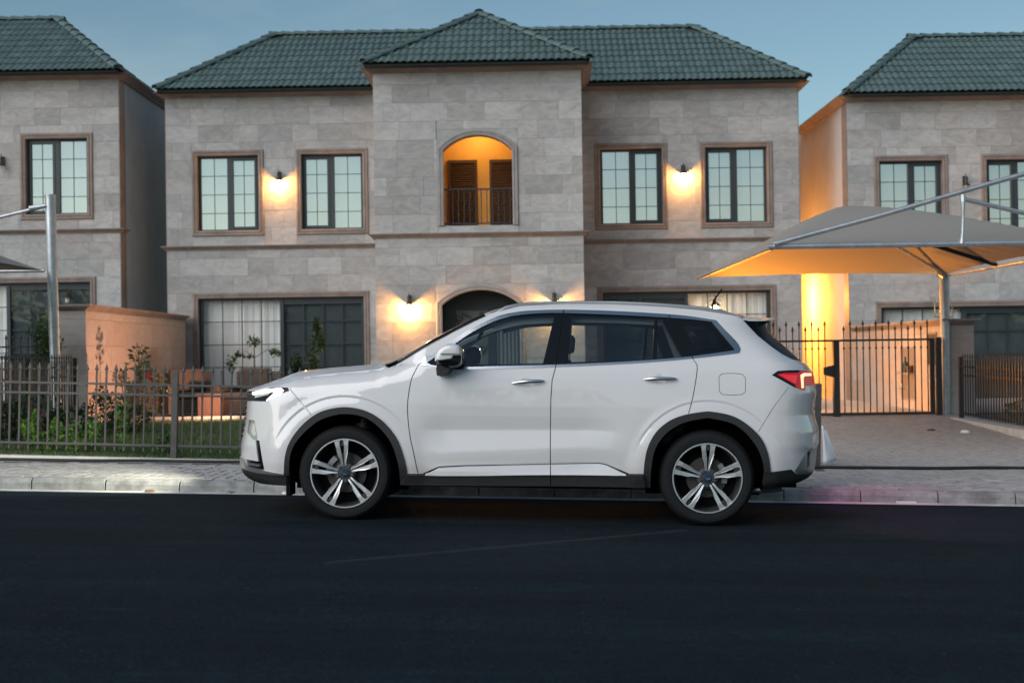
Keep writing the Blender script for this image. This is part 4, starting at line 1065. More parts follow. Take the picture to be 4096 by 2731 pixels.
def Wside(x, z):
    """half width of the body before the plan rounding of nose and tail"""
    x = np.asarray(x, float); z = np.asarray(z, float)
    L = sstep(-.92, -.60, x)*(1-sstep(.35, .80, x))
    z2 = z-(.504+.06*(x+.834)-.53)*L*np.clip((.75-z)/.2, 0, 1)
    w = np.interp(z2, *TA)*L+np.interp(z, *TB)*(1-L)
    for cx in (-1.40, 1.326):                       # flares round the wheels
        r = np.hypot(x-cx, (z-.355)); f = .018*(1-sstep(.50, .64, r))
        w = w+f*np.clip((z-.2)/.15, 0, 1)-.0075*(1-sstep(.570, .592, r))*sstep(.52, .74, z)
    k = 1-sstep(-1.13, -.80, x)                     # shoulder of the front wing rolls over to the bonnet edge
    d = np.clip((.15-(zs_of(x)-z))/.15, 0, 1)
    w = w-k*.145*(1-np.sqrt(np.maximum(0, 1-d*d)))*(.55+.45*sstep(-2.2, -1.6, x))
    w = w-.018*sstep(1.0, 2.0, -x)-.012*sstep(.9, 1.9, x)-.05*sstep(1.15, 1.5, z)*sstep(.7, 1.75, x)-.03*sstep(1.15, 1.45, z)*sstep(.3, 1.1, -x)
    return w
def frac(s): return np.sqrt(np.maximum(0, 1-np.clip(s, 0, 1)**3))
def half_width(x, z):
    w = Wside(x, z); s0 = np.clip((XC0-x)/(XC0-xn_of(z)), 0, 1); c1 = xc1_of(z); s1 = np.clip((x-c1)/(xt_of(z)-c1), 0, 1)
    return w*frac(s0)*frac(s1)
PLW = .9
def u_of(x, z):
    x = np.asarray(x, float); n = xn_of(z); t = xt_of(z); c1 = xc1_of(z)
    s0 = np.clip((XC0-x)/(XC0-n), 0, 1); s1 = np.clip((x-c1)/(t-c1), 0, 1)
    u = np.where(x < XC0, XC0-((XC0-n)*s0+PLW*(1-frac(s0))), x)
    return np.where(x > c1, c1+((t-c1)*s1+PLW*(1-frac(s1))), u)
SG = np.concatenate([np.linspace(0, .9, 90), 1-(np.linspace(.1**.5, 0, 120)[1:])**2]); SG[-1] = 1
def x_of(u, z):
    u = np.asarray(u, float); z = np.asarray(z, float); n = xn_of(z); t = xt_of(z); c1 = xc1_of(z); x = u.copy()
    for i in range(len(u)):
        if u[i] < XC0:
            g = (XC0-n[i])*SG+PLW*(1-frac(SG)); x[i] = XC0-(XC0-n[i])*np.interp(XC0-u[i], g, SG)
        elif u[i] > c1[i]:
            g = (t[i]-c1[i])*SG+PLW*(1-frac(SG)); x[i] = c1[i]+(t[i]-c1[i])*np.interp(u[i]-c1[i], g, SG)
    return x
def Psurf(u, z):
    x = x_of(u, z); return np.stack([x, -half_width(x, z), z], 1)
def NOSE(z): return (float(xn_of(z)), z)
def TAIL(z): return (float(xt_of(z)), z)
# --- outline of the side and everything drawn on it (x, z), read off as a side elevation
ARCH_F_OUT = [(-1.862, .345), (-1.859, .369), (-1.849, .477), (-1.82, .574), (-1.76, .67), (-1.677, .756), (-1.581, .817), (-1.46, .849), (-1.364, .853), (-1.255, .833), (-1.158, .787), (-1.072, .716), (-.999, .621), (-.956, .514), (-.931, .419), (-.924, .359)]
ARCH_F_IN = [(-1.822, .30), (-1.819, .377), (-1.809, .485), (-1.768, .582), (-1.678, .685), (-1.576, .759), (-1.456, .797), (-1.395, .802), (-1.305, .796), (-1.214, .764), (-1.123, .693), (-1.043, .592), (-.999, .473), (-.980, .378), (-.976, .285)]
ARCH_R_OUT = [(.845, .359), (.848, .386), (.855, .481), (.878, .588), (.936, .696), (1.03, .78), (1.147, .829), (1.289, .855), (1.348, .856), (1.466, .837), (1.561, .799), (1.656, .729), (1.727, .648), (1.769, .542), (1.788, .424), (1.79, .40)]
ARCH_R_IN = [(.903, .285), (.902, .362), (.909, .469), (.938, .588), (1.019, .696), (1.137, .769), (1.29, .805), (1.349, .805), (1.491, .774), (1.586, .716), (1.67, .622), (1.718, .528), (1.742, .422), (1.735, .325)]
ROOFL = [(1.60, 1.555), (1.55, 1.575), (1.3, 1.615), (1.0, 1.640), (.62, 1.656), (.24, 1.656), (-.10, 1.634), (-.30, 1.578), (-.45, 1.508), (-.60, 1.428), (-.82, 1.300), (-.99, 1.197), (-1.09, 1.150)]
HOODL = [(-1.10, 1.168), (-1.16, 1.142), (-1.30, 1.124), (-1.57, 1.096), (-1.80, 1.063), (-1.95, 1.012), (-2.1, .977), (-2.2, .958), (-2.28, .943)]
def _cr(P, k=4):
    out = []
    for i in range(len(P)-1):
        p0, p1, p2, p3 = (np.array(P[max(0, min(len(P)-1, j))]) for j in (i-1, i, i+1, i+2))
        for q in range(k):
            t = q/k; out.append(tuple(.5*((2*p1)+(p2-p0)*t+(2*p0-5*p1+4*p2-p3)*t*t+(3*p1-p0-3*p2+p3)*t**3)))
    return out+[P[-1]]
ARCH_F_IN, ARCH_R_IN = _cr(ARCH_F_IN), _cr(ARCH_R_IN)
OUT = [NOSE(.30), (-2.30, .285), (-2.09, .25), (-1.83, .25)]+ARCH_F_IN+[(-.735, .279), (.155, .287), (.853, .290)]+ARCH_R_IN+[(1.752, .289), (1.90, .295), (2.044, .306), (2.117, .327), (2.161, .363), TAIL(.385)]
OUT += [TAIL(z) for z in (.45, .50, .56, .62, .70, .78, .86, .94, 1.0, 1.06, 1.13, 1.17, 1.22, 1.27, 1.33, 1.40, 1.46, 1.52)]+[(1.845, 1.535), (1.70, 1.54)]+ROOFL+HOODL+[NOSE(z) for z in (.938, .88, .82, .76, .70, .64, .58, .52, .46, .40, .35)]
def strip(pts, w):
    P = [Vector((a, b)) for a, b in pts]; L = []; Rr = []
    for i, p in enumerate(P):
        d = (P[min(i+1, len(P)-1)]-P[max(i-1, 0)]).normalized(); n = Vector((-d.y, d.x))*w/2
        L.append(tuple(p+n)); Rr.append(tuple(p-n))
    return L+Rr[::-1]
G1 = [(-.826, 1.190), (-.855, 1.176), (-.88, 1.12), (-.903, 1.064), (-.921, .945), (-.926, .861), (-.918, .741), (-.899, .622), (-.873, .514), (-.841, .362)]
G2 = [(.238, 1.606), (.185, 1.176), (.159, 1.077), (.151, .935), (.150, .696), (.154, .38), (.155, .289)]
G3 = [(1.037, 1.580), (1.213, 1.251), (1.243, 1.197), (1.233, 1.09), (1.207, .948), (1.178, .840)]
G4 = [(1.925, 1.040), (1.82, .909), (1.693, .705)]
G5 = [(-1.830, .985), (-1.806, .960), (-1.714, .860), (-1.655, .792)]
TRIMTOP = [(-.80, .362), (-.683, .415), (-.497, .427), (.149, .448), (.518, .460), (.566, .452), (.735, .384)]
DLO = [(-.826, 1.196), (-.651, 1.332), (-.518, 1.423), (-.351, 1.516), (-.238, 1.563), (-.124, 1.588), (-.01, 1.600), (.235, 1.609), (.621, 1.603), (1.034, 1.583), (1.212, 1.568), (1.400, 1.541), (1.467, 1.465), (1.552, 1.373), (1.576, 1.320), (1.565, 1.300), (1.533, 1.288), (1.213, 1.248), (.941, 1.221), (.621, 1.197), (.185, 1.173), (-.161, 1.158), (-.50, 1.146), (-.613, 1.148), (-.728, 1.163), (-.857, 1.178)]
DLOIN = [(-.787, 1.196), (-.588, 1.336), (-.461, 1.426), (-.294, 1.514), (-.18, 1.550), (-.067, 1.569), (.047, 1.579), (.22, 1.584), (.621, 1.574), (.937, 1.561), (1.203, 1.546), (1.372, 1.528), (1.530, 1.332), (1.526, 1.316), (1.502, 1.308), (1.205, 1.264), (.941, 1.237), (.621, 1.213), (.185, 1.190), (-.282, 1.173), (-.518, 1.165), (-.728, 1.172)]
GL_F = [(-.700, 1.180), (-.500, 1.172), (-.282, 1.176), (.085, 1.189), (.171, 1.581), (.047, 1.577), (-.067, 1.567), (-.18, 1.548), (-.294, 1.512), (-.461, 1.424), (-.588, 1.334), (-.690, 1.262)]
GL_R = [(.278, 1.199), (.621, 1.216), (.909, 1.236), (.932, 1.559), (.621, 1.572), (.292, 1.579)]
GL_Q = [(.943, 1.240), (1.131, 1.257), (.981, 1.555), (.955, 1.556)]
GL_RR = [(1.154, 1.502), (1.18, 1.507), (1.267, 1.503), (1.347, 1.476), (1.459, 1.355), (1.455, 1.339), (1.42, 1.331), (1.278, 1.317), (1.239, 1.337), (1.154, 1.478)]
WEDGE = [(1.612, 1.545), (1.685, 1.470), (1.725, 1.425), (1.815, 1.350), (1.90, 1.290), (1.98, 1.252), (2.06, 1.240), TAIL(1.232), TAIL(1.27), TAIL(1.33), TAIL(1.40), TAIL(1.46), TAIL(1.53), (1.845, 1.537)]
HEADL = [NOSE(.938), (-2.28, .940), (-2.183, .953), (-1.968, .993), (-1.848, .993), (-1.832, .970), (-1.915, .941), (-2.007, .886), (-2.03, .886), (-2.148, .882), NOSE(.87)]
DRL = [(-2.171, .946), (-2.026, .977), (-1.94, .985), (-1.897, .986), (-1.877, .971), (-1.891, .951), (-2.007, .890), (-2.018, .893), (-1.945, .961), (-2.149, .927), (-2.169, .934)]
LED = [(-2.141, .919), (-2.087, .936), (-1.995, .953), (-2.001, .937), (-2.13, .907)]
FOG = [(-2.185, .738), (-2.123, .739), (-2.113, .702), (-2.09, .622), (-2.09, .591), (-2.124, .591), (-2.199, .639)]
FOGL = [(-2.163, .716), (-2.119, .716), (-2.099, .630), (-2.124, .609), (-2.168, .642)]
GILL = [(-2.105, .588), (-2.069, .588), (-2.024, .364), (-2.05, .362), (-2.197, .382), (-2.215, .433), (-2.079, .428)]
GILLS = [(-2.193, .410), (-2.063, .399), (-2.063, .389), (-2.178, .394)]
LIP = [NOSE(.42), (-2.30, .436), (-2.222, .433), (-2.197, .383), (-2.029, .361), (-1.906, .346), (-1.855, .340), (-1.862, .331), (-1.967, .333), (-2.091, .338), (-2.237, .352), NOSE(.345)]
CHIN = [NOSE(.28), NOSE(.346), (-2.237, .354), (-2.091, .340), (-1.967, .335), (-1.80, .335), (-1.80, .22), (-2.2, .2)]
TAILL = [(1.798, 1.133), (1.846, 1.163), (1.942, 1.169), (2.047, 1.169), (2.10, 1.160), TAIL(1.150), TAIL(1.10), TAIL(1.062), (2.118, 1.052), (2.067, 1.050), (2.067, 1.019), (1.991, 1.038)]
TLIT = [(2.028, 1.134), (2.062, 1.148), (2.150, 1.144), (2.150, 1.126), (2.067, 1.125), (2.055, 1.111), (2.054, 1.036), (2.033, 1.036)]
TRED = [(1.854, 1.141), (2.001, 1.134), (1.998, 1.115), (1.985, 1.068), (1.916, 1.099)]
TSMK = [(1.798, 1.133), (1.85, 1.147), (1.84, 1.136), (1.98, 1.062), (1.985, 1.036), (1.90, 1.08)]
TTOP = [(1.798, 1.133), (1.846, 1.164), (1.942, 1.170), (2.03, 1.170), (2.01, 1.150), (1.90, 1.150), (1.850, 1.141)]
SILV = [(2.084, .562), (2.137, .583), (2.165, .57), TAIL(.56), TAIL(.50), TAIL(.44), TAIL(.40), (2.15, .392), (2.093, .386), (2.007, .391), (1.978, .419)]
VENT = [(2.086, .552), (2.122, .562), (2.112, .445), (2.090, .425)]
RBLK = [(1.74, .409), (1.80, .415), (1.95, .431), (1.982, .403), (2.007, .389), (2.093, .384), (2.16, .392), TAIL(.40), TAIL(.3), (2.1, .2), (1.70, .2)]
ROCK = [(-.99, .359), (-.70, .362), (.155, .374), (.86, .386), (.86, .2), (-.99, .2)]
STEP = TRIMTOP+[(.70, .382), (.155, .377), (-.72, .364)]
FUEL = [(1.405, 1.115), (1.43, 1.137), (1.503, 1.142), (1.575, 1.138), (1.602, 1.112), (1.602, 1.01), (1.578, .986), (1.505, .981), (1.43, .984), (1.407, 1.008)]
FD_ = [(-.855, 1.176), (-.88, 1.12), (-.903, 1.064), (-.921, .945), (-.926, .861), (-.918, .741), (-.899, .622), (-.873, .514), (-.841, .355), (.1545, .36), (.150, .696), (.151, .935), (.159, 1.077), (.185, 1.176), (.2, 1.25), (-.8, 1.25)]
RD_ = [(.1555, .36), (.150, .696), (.151, .935), (.159, 1.077), (.185, 1.176), (.2, 1.25), (1.21, 1.26), (1.213, 1.251), (1.243, 1.197), (1.233, 1.09), (1.207, .948), (1.178, .837), (1.10, .81), (1.03, .78), (.936, .696), (.878, .588), (.855, .481), (.848, .386), (.845, .36)]
FB_ = [(-1.842, 1.0), (-1.806, .968), (-1.714, .862), (-1.65, .788), (-1.70, .73), (-1.9, .2), (-2.6, .2), (-2.6, 1.0)]
RB_ = [(2.0, 1.045), (1.925, 1.040), (1.82, .909), (1.68, .69), (1.75, .2), (2.6, .2), (2.6, 1.0)]
def closed(p): return p+[p[0]]
def rounded(P, cyc=False, ang=34, k=4):
    """Catmull-Rom through the points, sharp turns kept"""
    n = len(P); out = []
    def turn(i):
        if not cyc and i in (0, n-1): return 180
        a, b, c = Vector(P[i-1]), Vector(P[i]), Vector(P[(i+1) % n]); return math.degrees((b-a).angle(c-b, 0))
    T = [turn(i) > ang for i in range(n)]
    for i in range(n if cyc else n-1):
        j = (i+1) % n; p1, p2 = Vector(P[i]), Vector(P[j])
        p0 = Vector(P[i-1]) if not T[i] else p1*2-p2; p3 = Vector(P[(j+1) % n]) if not T[j] else p2*2-p1
        for q in range(k):
            t = q/k; out.append(tuple(.5*((2*p1)+(p2-p0)*t+(2*p0-5*p1+4*p2-p3)*t*t+(3*p1-p0-3*p2+p3)*t**3)))
    if not cyc: out.append(tuple(P[-1]))
    return out
ARCH_F_OUT, ARCH_R_OUT = rounded(ARCH_F_OUT), rounded(ARCH_R_OUT)
DLO, DLOIN, FUEL, GL_F, GL_RR, TAILL, SILV = [rounded(q, True, 40) for q in (DLO, DLOIN, FUEL, GL_F, GL_RR, TAILL, SILV)]
G1, G3 = rounded(G1), rounded(G3, ang=60)
def HANDLE(cx, cz):
    return [(cx+.064*math.cos(a), cz+.043*math.sin(a)) for a in np.linspace(0, 2*math.pi, 22)[:-1]]
# (region, polygon, outward shift, material); the first hit wins
REG = [
 ('panel_gap', strip(G1, .0065), -.012, P_gap), ('panel_gap', strip(G2, .0065), -.012, P_gap), ('panel_gap', strip(G3, .006), -.012, P_gap),
 ('panel_gap', strip(G4, .004), -.008, P_gap), ('panel_gap', strip(G5, .004), -.008, P_gap), ('panel_gap', strip(TRIMTOP, .008), -.010, P_gap), ('panel_gap', strip(closed(FUEL), .004), -.006, P_gap),
 ('running_lamp', DRL, .002, P_drl), ('led_strip', LED, .0, P_led), ('headlight', HEADL, .001, P_smoke),
 ('fog_lamp_lens', FOGL, -.012, P_led), ('fog_lamp', FOG, .004, P_chrome), ('vent_bar', GILLS, .006, P_silver), ('bumper_vent', GILL, -.012, P_gloss),
 ('front_lip', LIP, .006, P_silver), ('front_skirt', CHIN, .0, P_clad),
 ('lamp_shade', TTOP, .001, P_smoke), ('tail_lamp_bar', TLIT, .002, P_redlit), ('reflector', TRED, .0, P_red), ('lamp_shade', TSMK, .0, P_smoke), ('tail_light', TAILL, .002, P_dred),
 ('exhaust_vent', VENT, -.02, P_black), ('rear_trim', SILV, .004, P_silver), ('rear_skirt', RBLK, .004, P_clad),
 ('arch_cladding', ARCH_F_OUT+ARCH_F_IN[::-1], .012, P_clad), ('arch_cladding', ARCH_R_OUT+ARCH_R_IN[::-1], .012, P_clad),
 ('sill', ROCK, .034, P_clad), ('sill_step', STEP, 'step', P_white),
 ('front_window', GL_F, -.007, P_glass), ('rear_window', GL_R, -.007, P_glass), ('quarter_light', GL_Q, -.007, P_glass), ('rear_quarter_window', GL_RR, -.002, P_privacy),
 ('window_pillars', DLOIN, -.004, P_gloss), ('window_trim', DLO, .005, P_chrome),
 ('rear_screen', WEDGE, .001, P_scr),
 ('front_door', FD_, 0, P_white), ('rear_door', RD_, 0, P_white), ('front_bumper', FB_, 0, P_white), ('rear_bumper', RB_, 0, P_white),
]
def subdiv(poly, h=.035, close=True):
    out = []; n = len(poly)
    for i in range(n if close else n-1):
        a, b = poly[i], poly[(i+1) % n]; k = max(1, int(math.ceil(math.dist(a, b)/h)))
        out += [(a[0]+(b[0]-a[0])*j/k, a[1]+(b[1]-a[1])*j/k) for j in range(k)]
    return out
def to_uz(poly):
    p = np.array(subdiv(poly)); return np.stack([u_of(p[:, 0], p[:, 1]), p[:, 1]], 1)
def inside(poly, P):
    x, y = P[:, 0], P[:, 1]; r = np.zeros(len(P), bool); n = len(poly)
    for i in range(n):
        x0, y0 = poly[i]; x1, y1 = poly[(i+1) % n]
        if y0 == y1: continue
        c = ((y0 > y) != (y1 > y)) & (x < (x1-x0)*(y-y0)/(y1-y0)+x0); r ^= c
    return r
def near_edges(polys, P, d):
    bad = np.zeros(len(P), bool)
    for q in polys:
        for i in range(len(q)):
            a, b = q[i], q[(i+1) % len(q)]; ab = b-a; L = max(1e-12, ab@ab)
            m = (np.abs(P[:, 0]-a[0]) < .12) & (np.abs(P[:, 1]-a[1]) < .12)
            if not m.any(): continue
            t = np.clip(((P[m]-a)@ab)/L, 0, 1); dd = np.hypot(*(P[m]-a-t[:, None]*ab).T); bad[np.where(m)[0][dd < d]] = True
    return bad
HN = [HANDLE(-.02, 1.058), HANDLE(.968, 1.092)]
OUTU = to_uz(OUT); POLYS = [OUTU]+[to_uz(r[1]) for r in REG]+[to_uz(h) for h in HN]
gu = np.arange(OUTU[:, 0].min(), OUTU[:, 0].max(), .026); gz = np.arange(.24, 1.67, .026)
GP = np.array([(a, b) for b in gz for a in gu]); GP = GP[inside(OUTU, GP)]
extra = np.array([(a, .504+.06*(a+.834)+dz) for a in np.arange(-.80, .78, .026) for dz in (-.006, .006, .016)]+[(a, .69+dz) for a in np.arange(-.66, .62, .026) for dz in (-.008, .006)])
rings = np.array([(cx+r*math.cos(a), .355+r*math.sin(a)) for cx in (-1.40, 1.326) for r in (.560, .569, .575, .581, .587, .593, .602) for a in np.arange(.30, 2.85, .03)])
rings[:, 0] = u_of(rings[:, 0], rings[:, 1])
GP = np.concatenate([GP, extra[:, :2], rings]); GP = GP[~near_edges(POLYS, GP, .008)]
vin = []; ein = []
for q in POLYS:
    o = len(vin); vin += [Vector((a, b)) for a, b in q]; ein += [(o+i, o+(i+1) % len(q)) for i in range(len(q))]
vin += [Vector((a, b)) for a, b in GP]
cv, ce, cf, _, _, _ = delaunay_2d_cdt(vin, ein, [], 0, 1e-5)
UV = np.array([(v.x, v.y) for v in cv]); TR = np.array([f for f in cf if len(f) == 3]); CEN = UV[TR].mean(1)
ok = inside(OUTU, CEN); TR = TR[ok]; CEN = CEN[ok]
lab = np.full(len(TR), -1)
for k, r in enumerate(REG):
    m = (lab < 0) & inside(to_uz(r[1]), CEN); lab[m] = k
bx = x_of(CEN[:, 0], CEN[:, 1])
names = [r[0] for r in REG]+['front_wing', 'rear_quarter']
lab[(lab < 0) & (bx < -.3) & (CEN[:, 1] < 1.2)] = len(REG); lab[lab < 0] = len(REG)+1
# slivers left between outlines go to the region they lie against
edge = {}
for ti, t in enumerate(TR):
    for i in range(3): edge.setdefault(tuple(sorted((t[i], t[(i+1) % 3]))), []).append(ti)
adj = [[] for _ in TR]
for q in edge.values():
    if len(q) == 2: adj[q[0]].append(q[1]); adj[q[1]].append(q[0])
for _ in range(3):
    seen_ = np.zeros(len(TR), bool)
    for t0 in range(len(TR)):
        if seen_[t0]: continue
        st = [t0]; comp = []; seen_[t0] = True; nb = []
        while st:
            a = st.pop(); comp.append(a)
            for b in adj[a]:
                if lab[b] == lab[t0]:
                    if not seen_[b]: seen_[b] = True; st.append(b)
                else: nb.append(b)
        if len(comp) < 14 and nb and names[lab[t0]] in ('front_wing', 'rear_quarter', 'front_door', 'rear_door', 'front_bumper', 'rear_bumper', 'headlight', 'tail_light', 'window_pillars', 'window_trim', 'sill', 'lamp_shade', 'front_lip', 'front_skirt', 'rear_skirt', 'rear_trim'):
            c = [lab[b] for b in nb if names[lab[b]] != 'panel_gap'] or [lab[b] for b in nb]
            new = max(set(c), key=c.count)
            for a in comp: lab[a] = new
P3 = Psurf(UV[:, 0], UV[:, 1]); e = 1.5e-3
nu = Psurf(UV[:, 0]+e, UV[:, 1])-Psurf(UV[:, 0]-e, UV[:, 1]); nz = Psurf(UV[:, 0], UV[:, 1]+e)-Psurf(UV[:, 0], UV[:, 1]-e)
NN = np.cross(nu, nz); NN /= np.maximum(1e-9, np.linalg.norm(NN, axis=1))[:, None]
flip = NN[:, 1] > 0; core = np.abs(NN[:, 1]) > .2; NN[flip & core] *= -1
inw = (NN[:, 0]*np.sign(UV[:, 0]) < 0) & ~core; NN[inw] *= -1
# door handle cups: a shallow dish pressed into the doors
dish = np.zeros(len(UV))
for h in ((-.02, 1.058), (.968, 1.092)):
    r = np.hypot((UV[:, 0]-h[0])/.064, (UV[:, 1]-h[1])/.043); dish += .014*np.clip(1-r*r, 0, 1)
def region_mesh(name, tris, shift, m, side, lip=.02):
    ids = np.unique(tris); mp = -np.ones(len(UV), int); mp[ids] = np.arange(len(ids))
    P = P3[ids].copy(); N = NN[ids]
    if isinstance(shift, str):
        z = UV[ids, 1]; sh = .045*np.clip((.455-z)/.078, 0, 1)
    else: sh = np.full(len(ids), float(shift))
    sh = sh-dish[ids]*(1 if m is P_white else 0)
    P = P+N*sh[:, None]
    F = mp[tris]
    a = P[F[:, 1]]-P[F[:, 0]]; b = P[F[:, 2]]-P[F[:, 0]]; fn = np.cross(a, b)
    w = (fn*N[F].mean(1)).sum(1) < 0; F[w] = F[w][:, ::-1]
    # edge lips turned inwards
    ed = {}
    for f in F:
        for i in range(3):
            k = (f[i], f[(i+1) % 3]); rk = (k[1], k[0])
            if rk in ed: del ed[rk]
            else: ed[k] = 1
    V = [tuple(p) for p in P]; faces = [tuple(int(i) for i in f) for f in F]; nl = len(faces)
    inner = {}
    for (i, j) in ed:
        for k in (i, j):
            if k not in inner: inner[k] = len(V); V.append(tuple(P[k]-N[k]*lip))
        faces.append((int(j), int(i), inner[i], inner[j]))
    if side > 0:
        V = [(p[0], -p[1], p[2]) for p in V]; faces = [f[::-1] for f in faces]; N = N*np.array([1, -1, 1])
    me = bpy.data.meshes.new(name); me.from_pydata(V, [], faces); me.materials.append(m)
    me.polygons.foreach_set('use_smooth', [True]*len(faces))
    nor = []
    bump_ = (m is P_white) and dish[ids].max() > 0
    me.update()
    for pi, poly in enumerate(me.polygons):
        for vi in poly.vertices:
            if pi < nl and not isinstance(shift, str) and not (bump_ and dish[ids[vi]] > .0002): nor.append(tuple(N[vi]))
            else: nor.append(tuple(poly.normal) if pi >= nl or isinstance(shift, str) else tuple((Vector(N[vi])*.0+poly.normal)))
    me.normals_split_custom_set(nor)
    return me
PARENTS = {}
OWNER = {'running_lamp': 'headlight', 'led_strip': 'headlight', 'fog_lamp_lens': 'fog_lamp', 'vent_bar': 'bumper_vent', 'tail_lamp_bar': 'tail_light', 'reflector': 'tail_light', 'lamp_shade': 'tail_light', 'exhaust_vent': 'rear_trim',
         'front_window': 'front_door', 'rear_window': 'rear_door', 'quarter_light': 'rear_door'}
order = [n for n in dict.fromkeys(names) if n not in OWNER]+list(OWNER)
for side in (-1, 1):
    for nm in order:
        ks = [k for k, n in enumerate(names) if n == nm]
        groups = [[k] for k in ks] if nm in ('arch_cladding', 'panel_gap') else [ks]
        for gks in groups:
            t = TR[np.isin(lab, gks)]
            if not len(t): continue
            k = gks[0]; sh, m = (REG[k][2], REG[k][3]) if k < len(REG) else (0, P_white)
            if nm == 'panel_gap': sh = -.010
            me = region_mesh(nm, t, sh, m, side, .004 if nm in ('panel_gap',) else (.004 if 'glass' in m.name else .022))
            par = PARENTS.get((OWNER[nm], side), CAR) if nm in OWNER else CAR
            o = link(nm, me, par); PARENTS[(nm, side)] = o

# --- bonnet, roof, windscreen: height fields between the two sides
def patch(name, fn, nx, ny, m, parent=CAR, thick=.012):
    v = []; f = []
    for i in range(nx+1):
        for j in range(ny+1): v.append(fn(i/nx, -1+2*j/ny))
    for i in range(nx):
        for j in range(ny):
            a = i*(ny+1)+j; f.append((a, a+ny+1, a+ny+2, a+1))
    o = MB().add(v, f).build(name, m, parent, smooth=60, fix=False)
    if thick: md = o.modifiers.new('thick', 'SOLIDIFY'); md.thickness = thick; md.offset = 1 if False else -1
    return o
YH = .789
def hood_fn(t, q):
    y = q*YH; wn_ = .912*(1-.0); k = min(.9999, abs(y)/wn_)
    s = (1-k*k)**(1/3); xf = XC0-(XC0+2.318)*s; xr = -1.105-.09*(1-q*q)
    tt = t**1.15; x = xf+(xr-xf)*tt
    xe = np.interp(t, [0, 1], [-2.10, -1.10]); xe = -2.115+(1.015)*tt
    ze = float(np.interp(x if abs(q) < .999 else xe, *ZS)); ze = float(zs_of(x*(1-abs(q)**3)+xe*abs(q)**3))
    crown = (.066*(1-abs(q)**2.6))*min(1, (tt*(xr-xf))/.35)**.7
    ridge = .010*math.exp(-((abs(q)-.62)/.09)**2)*min(1, tt*3)
    return (x, y, ze+crown*(1-.35*tt)+ridge-.004*abs(q)**8)
patch('bonnet', hood_fn, 40, 48, P_white)
RT = np.array(ROOFL[::-1])
def roof_edge(x):
    z = float(np.interp(x, RT[:, 0], RT[:, 1])); return z, float(half_width(np.array([x]), np.array([z]))[0])
def roof_fn(t, q):
    xe = -.36+(1.60+.36)*t; z, w = roof_edge(xe)
    x = xe-.055*(1-q*q)*(1-t)**3+.09*(1-q*q)*t**6
    return (x, q*w, z+.036*(1-abs(q)**2.4))
patch('roof', roof_fn, 44, 24, P_white, thick=.02)
def wind_fn(t, q):
    xe = -1.10+(-.36+1.10)*t; z, w = roof_edge(xe)
    b = .10*(1-t)+.055*t
    return (xe-.002-b*(1-q*q), q*(w+.0), z+.012+(.036-.012)*(1-abs(q)**2.4)*t+.020*(1-q*q)*(1-t))
patch('windscreen', wind_fn, 20, 24, P_glass, thick=0)
MB().tube([(-1.092-.10*(1-q*q), q*.76, 1.148+.018*(1-q*q)) for q in np.linspace(-1, 1, 25)], .016, 6).build('cowl', P_black, CAR)
for s in (-1, 1):                                    # black edge of the windscreen along the pillar
    pts = []
    for t in np.linspace(0, 1, 18):
        p = wind_fn(t, s*.97); pts.append((p[0]-.004, p[1], p[2]+.003))
    MB().tube(pts, .011, 6).build('screen_edge', P_gloss, CAR)
# spoiler
def spo(t, q, low):
    z0, w0 = roof_edge(1.60); x = 1.60+.09*(1-q*q)+t*(.265-.06*abs(q)**3)
    zt = z0+.034*(1-abs(q)**2.4)*(1-.4*t)-.012*t+.016*t*t
    return (x, q*(w0-.012-.05*t*abs(q)), min(zt-.012, 1.538+.010*t+.02*(1-q*q)) if low else zt)
nx, ny = 10, 24; v = []; f = []
for low in (0, 1):
    for i in range(nx+1):
        for j in range(ny+1): v.append(spo(i/nx, -1+2*j/ny, low))
o = (nx+1)*(ny+1); m = ny+1
for i in range(nx):
    for j in range(ny):
        a = i*m+j; f += [(a, a+m, a+m+1, a+1), (o+a, o+a+1, o+a+m+1, o+a+m)]
f += [(nx*m+j, o+nx*m+j, o+nx*m+j+1, nx*m+j+1) for j in range(ny)]+[(i*m, o+i*m, o+(i+1)*m, (i+1)*m) for i in range(nx)]+[(i*m+ny, (i+1)*m+ny, o+(i+1)*m+ny, o+i*m+ny) for i in range(nx)]
MB().add(v, f).build('spoiler', P_white, CAR, smooth=35)
for s in (-1, 1):
    vs = []
    for x, z in [(1.63, 1.545), (1.70, 1.475), (1.80, 1.475), (1.81, 1.52), (1.85, 1.546)]:
        y = float(half_width(np.array([min(x, 1.80)]), np.array([min(z, 1.5)]))[0])-.02; vs += [(x, s*y, z), (x, s*(y-.10), z)]
    n = 5; MB().add(vs, [tuple(2*i for i in range(n)), tuple(2*i+1 for i in range(n-1, -1, -1))]+[(2*i, 2*i+1, (2*i+3) % (2*n), (2*i+2) % (2*n)) for i in range(n)]).build('spoiler_end', P_scr, CAR)
# roof rails, aerial
for s in (-1, 1):
    top = [(-.30, 1.588), (-.209, 1.636), (-.129, 1.655), (-.043, 1.667), (.10, 1.676), (.38, 1.682), (.62, 1.683), (.87, 1.675), (1.11, 1.662), (1.32, 1.645), (1.455, 1.622), (1.56, 1.590)]
    pts = [(x, s*(float(half_width(np.array([x]), np.array([float(np.interp(x, RT[:, 0], RT[:, 1]))]))[0])-.035), z-.012) for x, z in top]
    MB().tube(pts, [.006]+[.014]*10+[.006], 8).build('roof_rail', P_silver, CAR, smooth=True)
mb = MB(); mb.tube([(1.43, 0, 1.60), (1.449, 0, 1.718)], [.012, .009], 8); mb.tube([(1.447, 0, 1.715), (1.512, 0, 1.812)], [.008, .006], 6); mb.build('aerial', P_black, CAR, smooth=True)
